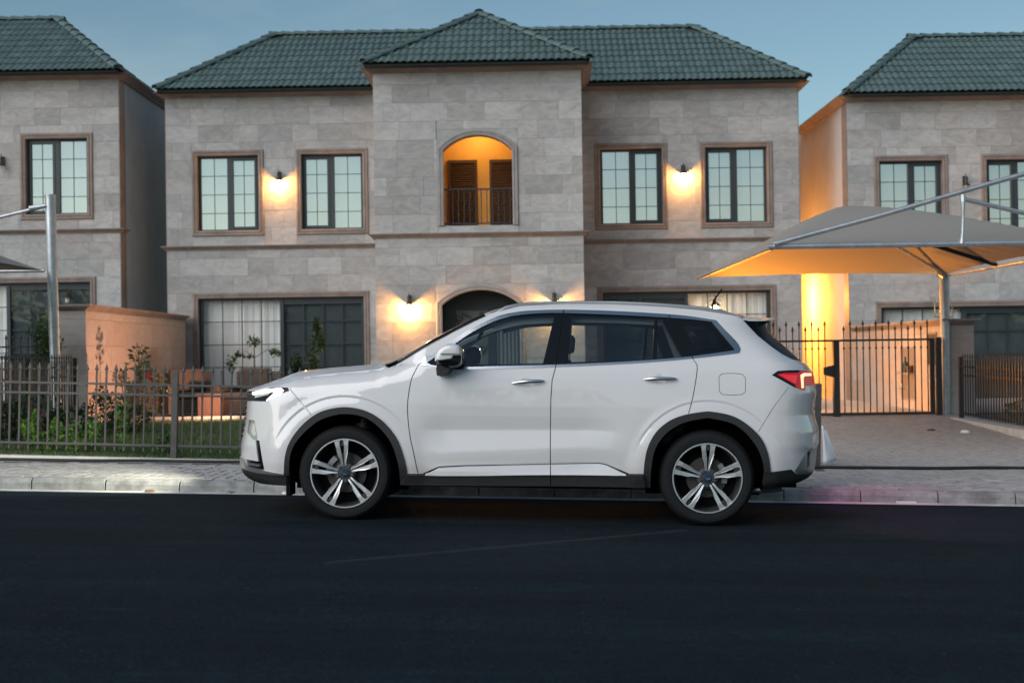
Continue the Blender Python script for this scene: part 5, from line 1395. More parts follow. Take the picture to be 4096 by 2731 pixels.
# door handles
for s in (-1, 1):
    for nm, cx, cz, tl in (('front_door', -.02, 1.058, .010), ('rear_door', .968, 1.092, .003)):
        vs = []; n = 18; seg = 10
        for i in range(n+1):
            t = -1+2*i/n; x = cx+.129*t; r = (1-abs(t)**3.2)**.5
            yb = -float(half_width(np.array([x]), np.array([cz]))[0])-.018-.012*(1-t*t)
            for k in range(seg):
                a = 2*math.pi*k/seg; vs.append((x, s*-1*(yb-.009*r*math.cos(a)) if s > 0 else yb-.009*r*math.cos(a), cz+tl*t+.0145*r*math.sin(a)+.004*(1-t*t)))
        MB().add(vs, [(i*seg+k, i*seg+(k+1) % seg, (i+1)*seg+(k+1) % seg, (i+1)*seg+k) for i in range(n) for k in range(seg)]).build('handle', P_chrome, PARENTS[(nm, s)], smooth=60)
# door mirrors
def mirror(s):
    def loft(name, secs, m, par):
        vs = []; n = len(secs[0][1])
        for y, poly in secs:
            for x, z in poly: vs.append((x, s*y, z))
        f = [(i*n+k, i*n+(k+1) % n, (i+1)*n+(k+1) % n, (i+1)*n+k) for i in range(len(secs)-1) for k in range(n)]
        f += [tuple(range(n)), tuple((len(secs)-1)*n+k for k in range(n))]
        return MB().add(vs, f).build(name, m, par, smooth=40)
    outl = [(-.707, 1.240), (-.700, 1.268), (-.680, 1.298), (-.650, 1.320), (-.615, 1.333), (-.565, 1.335), (-.535, 1.327), (-.517, 1.310), (-.507, 1.275), (-.500, 1.235), (-.507, 1.190), (-.532, 1.168), (-.580, 1.158), (-.640, 1.165), (-.690, 1.185), (-.703, 1.21)]
    c = (-.60, 1.245)
    def sc_(k, dx=0): return [(c[0]+(x-c[0])*k+dx, c[1]+(z-c[1])*k) for x, z in outl]
    body = loft('door_mirror', [(.90, sc_(.82, .02)), (.95, sc_(.96, .005)), (1.00, sc_(1.0)), (1.05, sc_(.99)), (1.08, sc_(.94)), (1.098, sc_(.82)), (1.104, sc_(.5))], P_gloss, CAR)
    cap = [(-.709, 1.208), (-.709, 1.240), (-.702, 1.268), (-.682, 1.300), (-.651, 1.322), (-.615, 1.335), (-.565, 1.337), (-.535, 1.329), (-.519, 1.312), (-.514, 1.272), (-.562, 1.253), (-.582, 1.224), (-.66, 1.212)]
    cc = (-.61, 1.26)
    def s2(k): return [(cc[0]+(x-cc[0])*k, cc[1]+(z-cc[1])*k) for x, z in cap]
    loft('mirror_cap', [(.96, s2(.985)), (1.01, s2(1.02)), (1.066, s2(1.02)), (1.098, s2(.985)), (1.118, s2(.93)), (1.128, s2(.80)), (1.131, s2(.5))], P_white, body)
    MB().prism([(-.668, 1.268), (-.512, 1.270), (-.512, 1.256), (-.655, 1.252)], s*1.08, s*1.1325).build('side_indicator', P_chrome, body)
    foot = [(-.70, 1.200), (-.612, 1.205), (-.585, 1.19), (-.60, 1.135), (-.620, 1.108), (-.660, 1.092), (-.700, 1.102), (-.706, 1.15)]
    f0 = (-.655, 1.15)
    loft('mirror_foot', [(.895, [(f0[0]+(x-f0[0])*.8+.02, f0[1]+(z-f0[1])*.75) for x, z in foot]), (.97, foot), (1.03, foot), (1.06, [(f0[0]+(x-f0[0])*.85, f0[1]+(z-f0[1])*.9) for x, z in foot])], P_clad, body)
    MB().prism([(-.512, 1.30), (-.506, 1.275), (-.508, 1.20), (-.53, 1.18), (-.535, 1.31)], s*.93, s*1.09).build('mirror_glass', P_chrome, body)
mirror(-1); mirror(1)
# --- running gear
def wheel(x, s, ang, z=.355):
    w = thing('wheel', None, None, (x, s*.815, z), (0, 0, 0)); w.parent = CAR
    if s > 0: w.rotation_euler = (0, 0, math.pi)
    # outer face looks to -y
    Rt = .358; hw = .112
    prof = [(.262, -hw+.018), (.272, -hw+.004), (.30, -hw-.001), (.325, -hw+.004), (.343, -hw+.018), (.352, -hw+.036), (Rt, -hw+.06), (Rt, 0), (Rt, hw-.06), (.343, hw-.02), (.30, hw), (.262, hw-.02)]
    seg = 120; mb = MB(); n = len(prof); vs = []
    for k in range(seg):
        t = 2*math.pi*k/seg; c, s_ = math.cos(t), math.sin(t)
        for j, (r, h) in enumerate(prof):
            rr = r
            if k % 2 and j in (4, 5, 6, 8): rr -= .005
            if k % 2 and j == 3: rr -= .001
            vs.append((rr*c, h, rr*s_))
    mb.add(vs, [(k*n+j, k*n+j+1, ((k+1) % seg)*n+j+1, ((k+1) % seg)*n+j) for k in range(seg) for j in range(n-1)])
    mb.build('tyre', P_tyre, w, smooth=30)
    MB().lathe([(.262, -hw+.022), (.258, -hw+.006), (.250, -hw+.006), (.246, -hw+.014), (.240, -.06), (.228, .0), (.225, .09)], 72, 'Y').build('rim', P_rim_d, w, smooth=35)
    MB().lathe([(.2625, -hw+.016), (.2615, -hw+.002), (.252, -hw+.002), (.250, -hw+.010)], 72, 'Y').build('rim_lip', P_rim, w, smooth=35)
    spoke = [(.252, .058), (.20, .0475), (.150, .041), (.132, .036), (.112, .027), (.085, .0225), (.055, .019), (.050, .006), (.060, .0035), (.150, .0095), (.195, .014), (.215, .0165), (.236, .015), (.246, .011), (.252, .011)]
    def ydep(r): return -hw+.006+.020*max(0, (.19-r)/.19)**1.5
    if 'spoke' not in UNIT:
        mb = MB()
        for m in (-1, 1):
            pts = [(r, m*tt, r) for r, tt in spoke]; n = len(pts)
            front = [(p[0], ydep(p[2]), p[1]) for p in pts]; back = [(p[0], ydep(p[2])+.035, p[1]) for p in pts]
            mb.add(front+back, [tuple(range(n)), tuple(range(2*n-1, n-1, -1))]+[(i, (i+1) % n, n+(i+1) % n, n+i) for i in range(n)])
        q = [(.252, -.012), (.205, -.018), (.205, .018), (.252, .012)]
        mb.add([(r, -hw+.020, t) for r, t in q]+[(r, -hw+.04, t) for r, t in q], [(0, 1, 2, 3), (7, 6, 5, 4), (0, 4, 5, 1), (1, 5, 6, 2), (2, 6, 7, 3), (3, 7, 4, 0)])
        me = mb.mesh('spoke', P_rim); bevel_mesh(me, .0022, 1, 30); me.materials.append(P_rim_d)
        for p in me.polygons:
            if p.normal.y > -.55 or (p.center.y > -hw+.0195 and p.center.x > .19): p.material_index = 1
        UNIT['spoke'] = me
    for k in range(5): link('spoke', UNIT['spoke'], w, None, (0, -(ang+2*math.pi*k/5), 0))
    mb = MB(); mb.lathe([(.0, -hw+.030), (.050, -hw+.026), (.078, -hw+.032), (.082, -hw+.06), (.0, -hw+.07)], 30, 'Y')
    mb.build('hub', P_rim_d, w, smooth=35)
    lug = UNIT.setdefault('lug', MB().lathe([(0, -.012), (.008, -.012), (.0095, 0), (.0095, .02)], 6, 'Y').mesh('wheel_nut', P_chrome))
    for k in range(5):
        a = ang+math.pi/5+2*math.pi*k/5; link('wheel_nut', lug, w, (.058*math.cos(a), -hw+.020, .058*math.sin(a)))
    MB().lathe([(0, -hw+.010), (.024, -hw+.011), (.029, -hw+.016), (.030, -hw+.03)], 28, 'Y').build('hub_cap', P_cap, w, smooth=35)
    mb = MB(); mb.tube([(.019*math.cos(a), -hw+.0095, .0085*math.sin(a)) for a in np.linspace(0, 6.283, 21)[:-1]], .0012, 4, close=True); mb.tube([(-.012, -hw+.009, 0), (-.006, -hw+.009, .003), (0, -hw+.009, -.002), (.006, -hw+.009, .003), (.012, -hw+.009, 0)], .0013, 4)
    mb.build('hub_badge', P_chrome, w)
    MB().lathe([(.06, -.005), (.152, -.005), (.152, .012), (.06, .012)], 48, 'Y').build('brake_disc', P_disc, w, smooth=35)
    MB().lathe([(0, .02), (.225, .02), (.225, .03), (0, .03)], 40, 'Y').build('dust_shield', P_black, w)
    mb = MB(); ca = 2.75 if x < 0 else .25
    for da in (-.35, .05, .35):
        mb.box(-.02, .02, -.03, .0, -.028, .028); 
        for i in range(-8, 0):
            vx, vy, vz = mb.v[i]; r = .135+vx; mb.v[i] = (r*math.cos(ca+da)-vz*math.sin(ca+da), vy, r*math.sin(ca+da)+vz*math.cos(ca+da))
    mb.build('brake_caliper', P_silver, w)
    return w
P_tyre = mat('tyre_rubber', (.0075, .009, .0105), .75, spec=.3, var=.15, vscale=12, bump=.1, bscale=80)
P_rim = mat('machined_alloy', (.80, .81, .82), .33, metal=.85)
P_rim_d = mat('painted_alloy', (.055, .057, .06), .4, metal=.3)
P_disc = mat('brake_steel', (.085, .08, .075), .5, metal=.6)
P_cap = mat('blue_enamel', (.012, .030, .085), .15, coat=1)
wheel(-1.40, -1, math.pi/2+.113, .354); wheel(1.326, -1, math.pi/2-.018, .358); wheel(-1.40, 1, 1.2, .354); wheel(1.326, 1, 1.0, .358)
for s in (-1, 1):                                   # wheel housings, floor pan, mud flaps
    for cx in (-1.40, 1.326):
        n = 20; vs = []
        for i in range(n+1):
            a = -.25+(math.pi+.5)*i/n
            for y in (.925, .52): vs.append((cx+.437*math.cos(a), s*y, .37+.425*math.sin(a)))
        f = [(2*i, 2*i+1, 2*i+3, 2*i+2) for i in range(n)]
        mb = MB().add(vs, f); mb.prism([(cx-.44, .2), (cx+.44, .2), (cx+.44, .82), (cx-.44, .82)], s*.50, s*.52); mb.build('wheel_housing', P_black, CAR, fix=False)
    MB().box(-1.845, -1.815, min(s*.915, s*.70), max(s*.915, s*.70), .175, .40).build('mud_flap', P_black, CAR)
    mb = MB(); mb.tube([(-1.32, s*.60, .45), (-1.30, s*.62, .80)], .035, 10); mb.lathe([(.062, .55), (.062, .72)], 14, 'Z', (-1.31, s*.61, 0)); mb.build('suspension_strut', P_disc, CAR)
    mb = MB(); mb.tube([(1.30, s*.55, .42), (1.36, s*.57, .78)], .03, 8); mb.build('suspension_strut', P_black, CAR)
mb = MB(); mb.box(-2.12, -.95, -.50, .50, .24, .92); mb.box(-.95, .88, -.86, .86, .26, .62); mb.box(.88, 2.05, -.50, .50, .26, .90); mb.box(-1.0, -.92, -.80, .80, .30, 1.08); mb.build('floor_pan', P_black, CAR)
MB().tube([(1.15, -.3, .24), (1.6, -.55, .23), (1.83, -.62, .25), (1.92, -.62, .262)], .022, 8).build('exhaust_pipe', P_silver, CAR, smooth=True)
# --- cabin
for s in (-1, 1): MB().box(-.90, .85, min(s*.80, s*.845), max(s*.80, s*.845), .6, 1.155).build('door_lining', P_trim, CAR)
mb = MB(); mb.prism([(-1.0, 1.10), (-.95, 1.135), (-.62, 1.12), (-.56, 1.05), (-.60, .80), (-1.0, .7)], -.79, .79); mb.build('dashboard', P_trim, CAR)
def seat(x, y, w, back, name='seat'):
    t = bpy.data.objects.new(name, None); COL.objects.link(t); t.parent = CAR; t.location = (x, y, 0)
    me = MB().prism([(-.28, .58), (.22, .58), (.24, .70), (-.22, .78), (-.30, .74)], -w, w).mesh('cushion', P_seat); bevel_mesh(me, .03, 2); link('cushion', me, t)
    me = MB().prism([(.18, .66), (.30, .66), (.46, 1.18), (.43, 1.24), (.36, 1.23), (.16, .74)], -w, w).mesh('backrest', P_seat); bevel_mesh(me, .03, 2); link('backrest', me, t)
    hs = (0,) if w < .4 else (-.45, 0, .45)
    for h in hs:
        me = MB().prism([(.40, 1.27), (.47, 1.28), (.48, 1.40), (.44, 1.43), (.38, 1.40)], h-.13, h+.13).mesh('headrest', P_seat); bevel_mesh(me, .02, 2); link('headrest', me, t)
        MB().tube([(.43, h-.05, 1.2), (.435, h-.05, 1.3)], .006, 6).build('headrest_post', P_chrome, t)
seat(-.15, -.40, .25, 0, 'front_seat'); seat(-.15, .40, .25, 0, 'front_seat'); seat(.86, 0, .66, 0, 'rear_seat')
mb = MB(); c = Vector((-.475, -.40, 1.075)); ax = Vector((-.92, 0, -.38)).normalized(); a1 = Vector((0, 1, 0)); a2 = ax.cross(a1)
mb.tube([c+(a1*math.cos(t)+a2*math.sin(t))*.185 for t in np.linspace(0, 6.283, 33)[:-1]], .014, 8, close=True)
for t in (0, math.pi, -math.pi/2): mb.tube([c, c+(a1*math.cos(t)+a2*math.sin(t))*.18], .018, 6)
mb.tube([c, c+ax*.25], .035, 8); mb.build('steering_wheel', P_seat, CAR, smooth=40)
def liner(t, q):
    xe = -.30+1.85*t; z, w = roof_edge(xe); k = abs(q)
    return (xe-.03*(1-q*q)*(1-t)**3, q*(w-.02+.02*k), z-.035+.03*(1-q*q)-.105*max(0, (k-.86)/.14)**1.2)
patch('headliner', liner, 24, 30, P_light, thick=0)
def lining(q, s):
    v = [(x, s*y, z) for x, z, y in q]+[(x, s*(y-.03), z) for x, z, y in q]
    MB().add(v, [(0, 1, 2, 3), (7, 6, 5, 4), (0, 4, 5, 1), (1, 5, 6, 2), (2, 6, 7, 3), (3, 7, 4, 0)]).build('pillar_lining', P_trim, CAR)
for s in (-1, 1):
    mb = MB()
    pts = [(-.95, .72, 1.20), (-.80, .70, 1.27), (-.60, .675, 1.385), (-.42, .66, 1.46), (-.28, .65, 1.515)]
    mb.tube([(x, s*y, z) for x, y, z in pts], [.05, .045, .04, .036, .036], 8)
    mb.build('pillar_lining', P_light, CAR, smooth=40)
    lining([(.10, 1.17, .845), (.275, 1.17, .845), (.30, 1.54, .665), (.20, 1.54, .665)], s)
    lining([(1.10, 1.20, .79), (1.30, 1.20, .79), (1.12, 1.51, .65), (.99, 1.51, .65)], s)
    MB().prism([(1.40, 1.22), (1.80, 1.22), (1.58, 1.46), (1.35, 1.50)], s*.60, s*.62).build('pillar_lining', P_trim, CAR)
me = MB().prism([(-.47, 1.385), (-.455, 1.385), (-.425, 1.445), (-.44, 1.445)], -.115, .115).mesh('inner_mirror', P_black); link('inner_mirror', me, CAR)
# grille on the nose, number plate left blank, rear plate recess
mb = MB()
for i in range(6):
    z = .60+.045*i; wz = float(Wside(np.array([-1.9]), np.array([z]))[0]); xz = float(xn_of(z))
    mb.tube([(XC0-(XC0-xz)*(1-(y/wz)**2)**(1/3)-.004, y, z) for y in np.linspace(-.50, .50, 15)], .009, 5)
mb.build('grille', P_gloss, CAR)
# --- lamp light
for s in (-1, 1):
    l = bpy.data.lights.new('lamp_light', 'SPOT'); l.energy = 230 if s > 0 else 8; l.color = (1, .95, .75); l.spot_size = R(74); l.spot_blend = .9; l.shadow_soft_size = .05
    o = link('lamp_light', l, CAR, (-2.42, s*.66, .66)); o.rotation_euler = (0, R(86), -R(20) if s > 0 else 0)
    l = bpy.data.lights.new('lamp_light', 'SPOT'); l.energy = 20; l.color = (1, .24, .55); l.spot_size = R(95); l.spot_blend = 1; l.shadow_soft_size = .06
    o = link('lamp_light', l, CAR, (2.30, s*.66, 1.08)); o.rotation_euler = (0, -R(42), 0)
# ------------------------------------------------------------------ planting
def leaf_mat(name, a, b, trans=.25):
    m = bpy.data.materials.new(name); m.use_nodes = True; nt = m.node_tree; p = nt.nodes['Principled BSDF']; L = nt.links.new
    geo = nt.nodes.new('ShaderNodeNewGeometry'); rp = nt.nodes.new('ShaderNodeValToRGB')
    rp.color_ramp.elements[0].color = (*a, 1); rp.color_ramp.elements[1].color = (*b, 1)
    L(geo.outputs['Random Per Island'], rp.inputs['Fac']); L(rp.outputs[0], p.inputs['Base Color']); p.inputs['Roughness'].default_value = .5
    tr = nt.nodes.new('ShaderNodeBsdfTranslucent'); L(rp.outputs[0], tr.inputs[0]); mx = nt.nodes.new('ShaderNodeMixShader'); mx.inputs[0].default_value = trans
    L(p.outputs[0], mx.inputs[1]); L(tr.outputs[0], mx.inputs[2]); L(mx.outputs[0], nt.nodes['Material Output'].inputs['Surface'])
    return m
L_dark = leaf_mat('leaf_dark_green', (.016, .045, .014), (.045, .10, .03)); L_mid = leaf_mat('leaf_green', (.03, .08, .02), (.08, .17, .045))
L_lime = leaf_mat('leaf_lime_green', (.10, .23, .04), (.22, .42, .08)); L_grass = leaf_mat('grass_blade', (.045, .085, .025), (.13, .19, .065), .15)
L_olive = leaf_mat('leaf_olive', (.05, .06, .025), (.11, .12, .05)); L_red = leaf_mat('red_petal', (.35, .01, .02), (.5, .03, .03)); L_pale = leaf_mat('pale_petal', (.55, .42, .25), (.65, .5, .38))
M_bark = mat('bark', (.10, .075, .055), .9, var=.3, vscale=20)
def leaves(pts, size, m, name, parent, seed=0, fold=.25, tilt=.7, lr=2.0):
    """leaf faces: two triangles folded along the midrib at each point"""
    rg = np.random.RandomState(seed); n = len(pts); P = np.array(pts); v = np.zeros((n, 4, 3))
    yaw = rg.rand(n)*6.283; pit = rg.normal(0, tilt, n); rol = rg.normal(0, tilt*.7, n); s = size*(.65+.7*rg.rand(n))
    base = np.array([(0, -.5, 0), (.5/lr*1.15, .02, .5*fold/lr), (0, .55, -.06), (-.5/lr*1.15, .02, .5*fold/lr)])
    cy, sy, cp, sp, cr, sr = np.cos(yaw), np.sin(yaw), np.cos(pit), np.sin(pit), np.cos(rol), np.sin(rol)
    for k in range(4):
        x, y, z = base[k][0]*s, base[k][1]*s, base[k][2]*s
        x, z = x*cr+z*sr, -x*sr+z*cr; y, z = y*cp-z*sp, y*sp+z*cp; x, y = x*cy-y*sy, x*sy+y*cy
        v[:, k] = P+np.stack([x, y, z], 1)
    i = np.arange(n)*4; f = np.concatenate([np.stack([i, i+1, i+2], 1), np.stack([i, i+2, i+3], 1)])
    me = bpy.data.meshes.new(name); me.from_pydata(v.reshape(-1, 3).tolist(), [], f.tolist()); me.materials.append(m); me.update()
    return link(name, me, parent)
def blob(rg, n, c, r, hollow=.45):
    d = rg.normal(size=(n, 3)); d /= np.linalg.norm(d, axis=1)[:, None]; rad = (hollow+(1-hollow)*rg.rand(n))**.6
    return np.array(c)+d*rad[:, None]*np.array(r)
def bush(label, name, cat, loc, clumps, n, size, m, seed, group=None, stems=5, flowers=None):
    t = thing(name, label, cat, loc, group=group); rg = np.random.RandomState(seed)
    pts = np.concatenate([blob(rg, n//len(clumps), c, r) for c, r in clumps])
    leaves(pts, size, m, 'foliage', t, seed)
    mb = MB()
    for c, r in clumps:
        mb.tube([(c[0]*.2, c[1]*.2, -.03), (c[0]*.6, c[1]*.6, c[2]*.55), (c[0], c[1], c[2])], [.010, .008, .004], 5)
    mb.build('stem', M_bark, t)
    if flowers:
        fm, k, fs = flowers; idx = rg.choice(len(pts), k, replace=False)
        P = []
        for i in idx:
            c = pts[i]+np.array((0, -.03, .02)); P += [c+rg.normal(0, fs*.28, 3) for _ in range(7)]
        leaves(P, fs, fm, 'flower', t, seed+1, lr=1.2)
    return t
def gz_(x, y): return garden_z(x, y)
# lawn: real blades, thinner far off
rg = np.random.RandomState(5)
N = 90000
gx = rg.uniform(-6.1, -1.2, N); gy = 14.60-gx*RY+7.6*rg.rand(N)**1.25
hh = rg.uniform(.025, .055, N)*(1+.9*(rg.rand(N) < .04)); zz = np.array([gz_(a, b) for a, b in zip(gx, gy)])
an = rg.rand(N)*6.283; w = .0045; lx, ly = rg.normal(0, .03, N), rg.normal(0, .03, N)
v = np.stack([np.stack([gx-w*np.cos(an), gy-w*np.sin(an), zz], 1), np.stack([gx+w*np.cos(an), gy+w*np.sin(an), zz], 1), np.stack([gx+lx, gy+ly, zz+hh], 1)], 1).reshape(-1, 3)
me = bpy.data.meshes.new('grass'); me.from_pydata(v.tolist(), [], np.arange(3*N).reshape(-1, 3).tolist()); me.materials.append(L_grass); me.update()
tag(link('grass', me), 'short green lawn inside the front garden fence', 'grass', kind='stuff')
sheet('lawn_ground', (-6.4, 3.1, FD+.11, 10.3), 40, 24, lambda x, y: garden_z(x, y)+.004 if y < 22.46 else .19, mat('lawn_ground', (.055, .085, .032), .95, var=.35, vscale=7))
# lime green shrubs right behind the fence
def row_loc(t, d): x, y = rd(t, d); return (x, y, gz_(x, y)-.01)
SG_ = 'lime green shrubs behind the front fence'
labs = ['leafy lime green shrub behind the fence, below the small round tree', 'tall lime green shrub behind the fence, in front of the tall steel post', 'low lime green shrub behind the fence, in front of the dark bush', 'lime green shrub behind the fence, next to the tall single shoot', 'slim upright lime green shoot behind the fence, tallest of the shrub row', 'low sparse shrub by the foot of the thick fence post']
for k, (t_, h, n) in enumerate(((-5.22, .42, 300), (-5.0, .34, 220), (-4.80, .30, 220), (-4.56, .36, 260), (-4.26, .55, 200), (-3.75, .22, 120))):
    cl = [((rg.uniform(-.08, .08), rg.uniform(-.08, .08), h*q), (.075, .07, .09)) for q in (.3, .5, .7, .9)]
    bush(labs[k], 'shrub', 'shrub', row_loc(t_-.05, FD+.38+.1*(k % 2)), cl, n, .050, L_lime if k < 5 else L_mid, 40+k, SG_)
# darker bushes along the garden wall and roses
bush('dark green bush in front of the end of the low pinkish wall', 'bush', 'bush', (-5.85, 17.4, gz_(-5.6, 17.6)), [((0, 0, .3), (.40, .4, .30)), ((.4, .1, .22), (.35, .3, .22)), ((-.35, 0, .25), (.3, .3, .25))], 1300, .065, L_dark, 61)
bush('dark bush beside the lawn, in front of the rose bushes', 'bush', 'bush', (-5.35, 18.6, gz_(-5, 18)), [((0, 0, .28), (.35, .3, .28)), ((.3, .1, .2), (.3, .3, .2))], 800, .06, L_dark, 62)
for k, (x_, y_, fm, h, lab) in enumerate(((-5.85, 20.5, L_pale, .5, 'rose bush with orange and white blooms against the low wall'), (-5.72, 21.1, L_pale, .75, 'slender rose bush with a pale yellow bloom by the wall'), (-5.42, 21.3, L_red, .85, 'rose bush with deep red blooms, nearest the wicker armchair'))):
    bush(lab, 'rose_bush', 'rose bush', (x_, y_, gz_(x_, y_)), [((0, 0, h*.35), (.2, .2, .2)), ((.12, 0, h*.7), (.16, .15, .18)), ((-.1, .05, h*.95), (.13, .12, .14))], 330, .055, L_olive if k != 2 else L_dark, 70+k, 'rose bushes by the low garden wall', flowers=(fm, 3, .075))
def sapling(label, loc, h, crown, n, size, m, seed, name='young_tree', cat='young tree', group=None, pot=None, lr=2.2, lean=(0, 0)):
    t = thing(name, label, cat, loc, group=group); rg = np.random.RandomState(seed)
    base = 0
    mb = MB(); top = Vector((lean[0], lean[1], h))
    mb.tube([(0, 0, -.05), (lean[0]*.3, lean[1]*.3, h*.45), top], [.016, .012, .006], 6)
    P = []
    for c, r, k in crown:
        mb.tube([(lean[0]*.6, lean[1]*.6, h*.7 if c[2] > h*.7 else h*.45), ((lean[0]+c[0])*.6, c[1]*.6, (h*.7+c[2])/2), c], [.007, .005, .003], 5); P.append(blob(rg, int(n*k), c, r, .1))
    mb.build('trunk', M_bark, t); leaves(np.concatenate(P), size, m, 'crown', t, seed, lr=lr)
    return t
def planter(label, loc, w, d, h, m, group=None):
    """woven planter: tapered box, banded weave, rim, soil"""
    t = thing('planter', label, 'planter', loc, group=group); mb = MB(); k = 16
    for i in range(k):
        z0, z1 = h*i/k, h*(i+1)/k-.006; a = 1-.12*(1-i/k); o = .004*(i % 2)
        mb.box(-w/2*a-o, w/2*a+o, -d/2*a-o, d/2*a+o, z0, z1)
    mb.box(-w/2-.015, w/2+.015, -d/2-.015, d/2+.015, h-.03, h); mb.build('basket', m, t)
    MB().box(-w/2+.02, w/2-.02, -d/2+.02, d/2-.02, h, h+.004).build('soil', M_soil, t)
    return t
M_wick = mat('dark_wicker', (.085, .066, .055), .7, var=.35, vscale=30, bump=.5, bscale=90)
M_cush = mat('brown_cushion', (.10, .075, .06), .9, var=.15, vscale=8)
M_lamplit = mat('lamplit', (.13, .07, .05), .8, var=.15, vscale=6)  # orange of a lamp-lit chair arm put into the colour
PZ = .335
planter('square woven planter in front of the white curtained patio door', (-4.46, 24.6, PZ), .46, .46, .60, M_wick)
sapling('thin leafed young tree in front of the white curtained patio door', (-4.46, 24.6, PZ+.59), .75, [((-.40, 0, .25), (.11, .1, .16), .30), ((-.26, 0, .40), (.10, .08, .08), .16), ((.02, 0, .62), (.14, .1, .11), .24), ((.36, .05, .42), (.13, .1, .09), .26), ((-.10, 0, .36), (.08, .08, .06), .08)], 170, .085, L_mid, 90)
planter('dark woven planter in front of the dark door screen, behind the bonnet', (-3.52, 25.0, PZ), .42, .42, .62, M_wick)
sapling('bushy dark green young tree in front of the dark door screen', (-3.52, 25.0, PZ+.61), .80, [((-.26, 0, .18), (.14, .12, .22), .3), ((.02, 0, .22), (.14, .12, .26), .25), ((.12, 0, .62), (.15, .13, .24), .3), ((.10, 0, .88), (.08, .08, .14), .15)], 520, .085, L_dark, 91)
# papaya-like seedling in front of the low wall
t = thing('papaya_plant', 'papaya plant with tiers of drooping leaves in front of the low wall', 'plant', (-5.75, 21.9, .285)); mb = MB(); mb.tube([(0, 0, -.05), (.01, 0, .6), (0, 0, 1.12)], [.018, .014, .009], 8); mb.build('trunk', M_bark, t)
rg = np.random.RandomState(17); P = []; mb = MB()
for k in range(15):
    a = k*2.4; z = .74+.026*k; r = .17-.005*k
    e = np.array((r*math.cos(a), r*math.sin(a)*.8, z+.10)); mb.tube([(0, 0, z), tuple(e*np.array((.6, .6, 1))+np.array((0, 0, .03))), tuple(e)], [.006, .005, .004], 4)
    for q in range(7): P.append(e+np.array((math.cos(a+(q-3)*.5)*.040, math.sin(a+(q-3)*.5)*.035, -.018-.007*abs(q-3))))
mb.build('leaf_stalks', L_mid, t); leaves(P, .085, L_dark, 'crown', t, 18, tilt=.35, lr=1.9)
sapling('small round tree with light green crown beside the tall steel post', (-6.85, 20.8, .35), 1.25, [((0, 0, 1.35), (.24, .22, .28), .45), ((.08, 0, 1.15), (.22, .2, .22), .3), ((-.03, 0, .95), (.15, .15, .2), .25)], 900, .06, L_mid, 95, cat='tree', name='small_tree')
bush('low green plants behind the dark iron fence by the drive', 'plant', 'plant', (7.35, 19.4, .26), [((0, 0, .2), (.35, .3, .18)), ((.5, .1, .18), (.35, .3, .15)), ((-.35, 0, .15), (.3, .3, .14))], 900, .055, L_mid, 99)
# wicker lounge chairs on the patio
def lounge(label, loc, rot):
    t = thing('wicker_armchair', label, 'armchair', loc, (0, 0, rot), 'wicker armchairs on the patio')
    def wbox(name, x0, x1, y0, y1, z0, z1, m=M_wick, b=.02):
        me = MB().box(x0, x1, y0, y1, z0, z1).mesh(name, m); bevel_mesh(me, b, 2); return link(name, me, t)
    def weave(name, x0, x1, y0, y1, z0, z1):
        mb = MB(); k = int((z1-z0)/.045)
        for i in range(k): mb.box(x0-.004*(i % 2), x1+.004*(i % 2), y0-.004*(i % 2), y1+.004*(i % 2), z0+(z1-z0)*i/k, z0+(z1-z0)*(i+1)/k-.008)
        return mb.build(name, M_wick, t)
    weave('base', -.42, .42, -.38, .40, .05, .34); weave('arm', -.50, -.36, -.40, .42, .05, .60); weave('arm', .36, .50, -.40, .42, .05, .60); weave('backrest', -.50, .50, .42, .55, .05, .88)
    wbox('seat_cushion', -.35, .35, -.37, .36, .345, .47, M_cush, .04)
    o = wbox('back_cushion', -.34, .34, .24, .41, .48, .95, M_cush, .05)
    t.scale = (.86, .86, .80)
    for x in (-.45, .45):
        for y in (-.35, .48): MB().tube([(x, y, 0), (x, y, .06)], .02, 6).build('foot', M_iron, t)
lounge('wicker armchair on the patio, beside the red roses', (-5.30, 23.4, PZ), R(25))
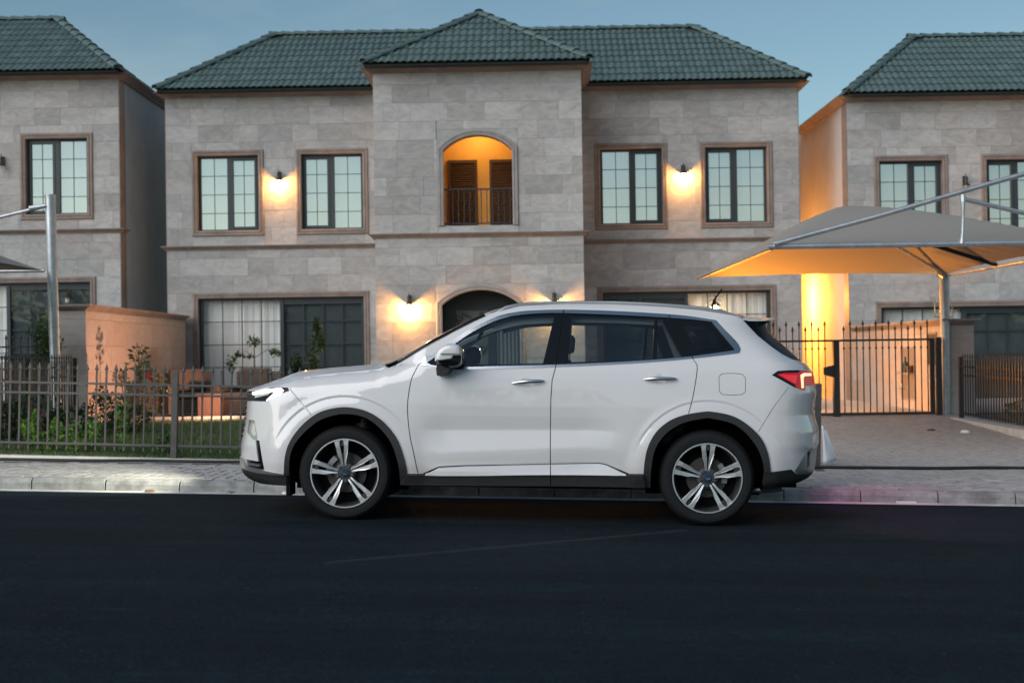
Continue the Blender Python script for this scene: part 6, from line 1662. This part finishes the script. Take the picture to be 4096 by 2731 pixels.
lounge('wicker armchair on the patio behind the car headlight', (-4.36, 23.2, PZ), R(-25))
tt = thing('added_table', 'added low square terracotta coloured table between the wicker armchairs', 'table', (-4.86, 22.9, PZ)); me = MB().box(-.18, .18, -.18, .18, 0, .34).mesh('base', M_lamplit); bevel_mesh(me, .01); link('base', me, tt); MB().box(-.21, .21, -.21, .21, .34, .37).build('table_top', M_wick, tt)  # added table, stands in for the lit side of a chair arm
# outside the picture, across the street: dark trees and low hills that the glass and the paint mirror
rg = np.random.RandomState(8); P = []
for k in range(60):
    x_ = -48+1.6*k+rg.uniform(-.5, .5); h_ = rg.uniform(3.4, 4.8)
    if not -34 < x_ < 30: continue
    P.append(blob(rg, 230, (x_, -26+rg.uniform(-2, 2), h_*.55+.8), (2.3, 1.2, h_*.6), .2))
o = leaves(np.concatenate(P), .5, L_dark, 'treeline', None, 9); tag(o, 'row of trees across the street', 'trees', kind='stuff')
mb = MB(); v = []; f = []; n = 60
for i in range(n+1):
    a = math.pi+math.pi*i/n; R_ = 260; h_ = 7+3*math.sin(i*.9)+2*math.sin(i*2.3+1)+1.5*math.sin(i*4.1)
    v += [(R_*math.cos(a), R_*math.sin(a), -12), (R_*1.25*math.cos(a), R_*1.25*math.sin(a), max(2, h_))]
f = [(2*i, 2*i+2, 2*i+3, 2*i+1) for i in range(n)]
tag(MB().add(v, f).build('hills', mat('hill', (.14, .13, .12), .95, var=.2, vscale=.05), fix=False), kind='structure')
# villa across the street, seen only as a dark roof line in the upper windows
HO = thing('house', 'villa across the street behind the photographer', 'house', (-15.0, -30.0, .3))
MB().box(-6, 6, -4, 0, -.5, 5.2).build('wall', M_gwall, HO)
MB().add([(-6.5, .5, 5.2), (6.5, .5, 5.2), (6.5, -4.5, 5.2), (-6.5, -4.5, 5.2), (-3.8, -2, 6.9), (3.8, -2, 6.9)], [(0, 1, 5, 4), (1, 2, 5), (2, 3, 4, 5), (3, 0, 4), (3, 2, 1, 0)]).build('roof', M_under, HO)
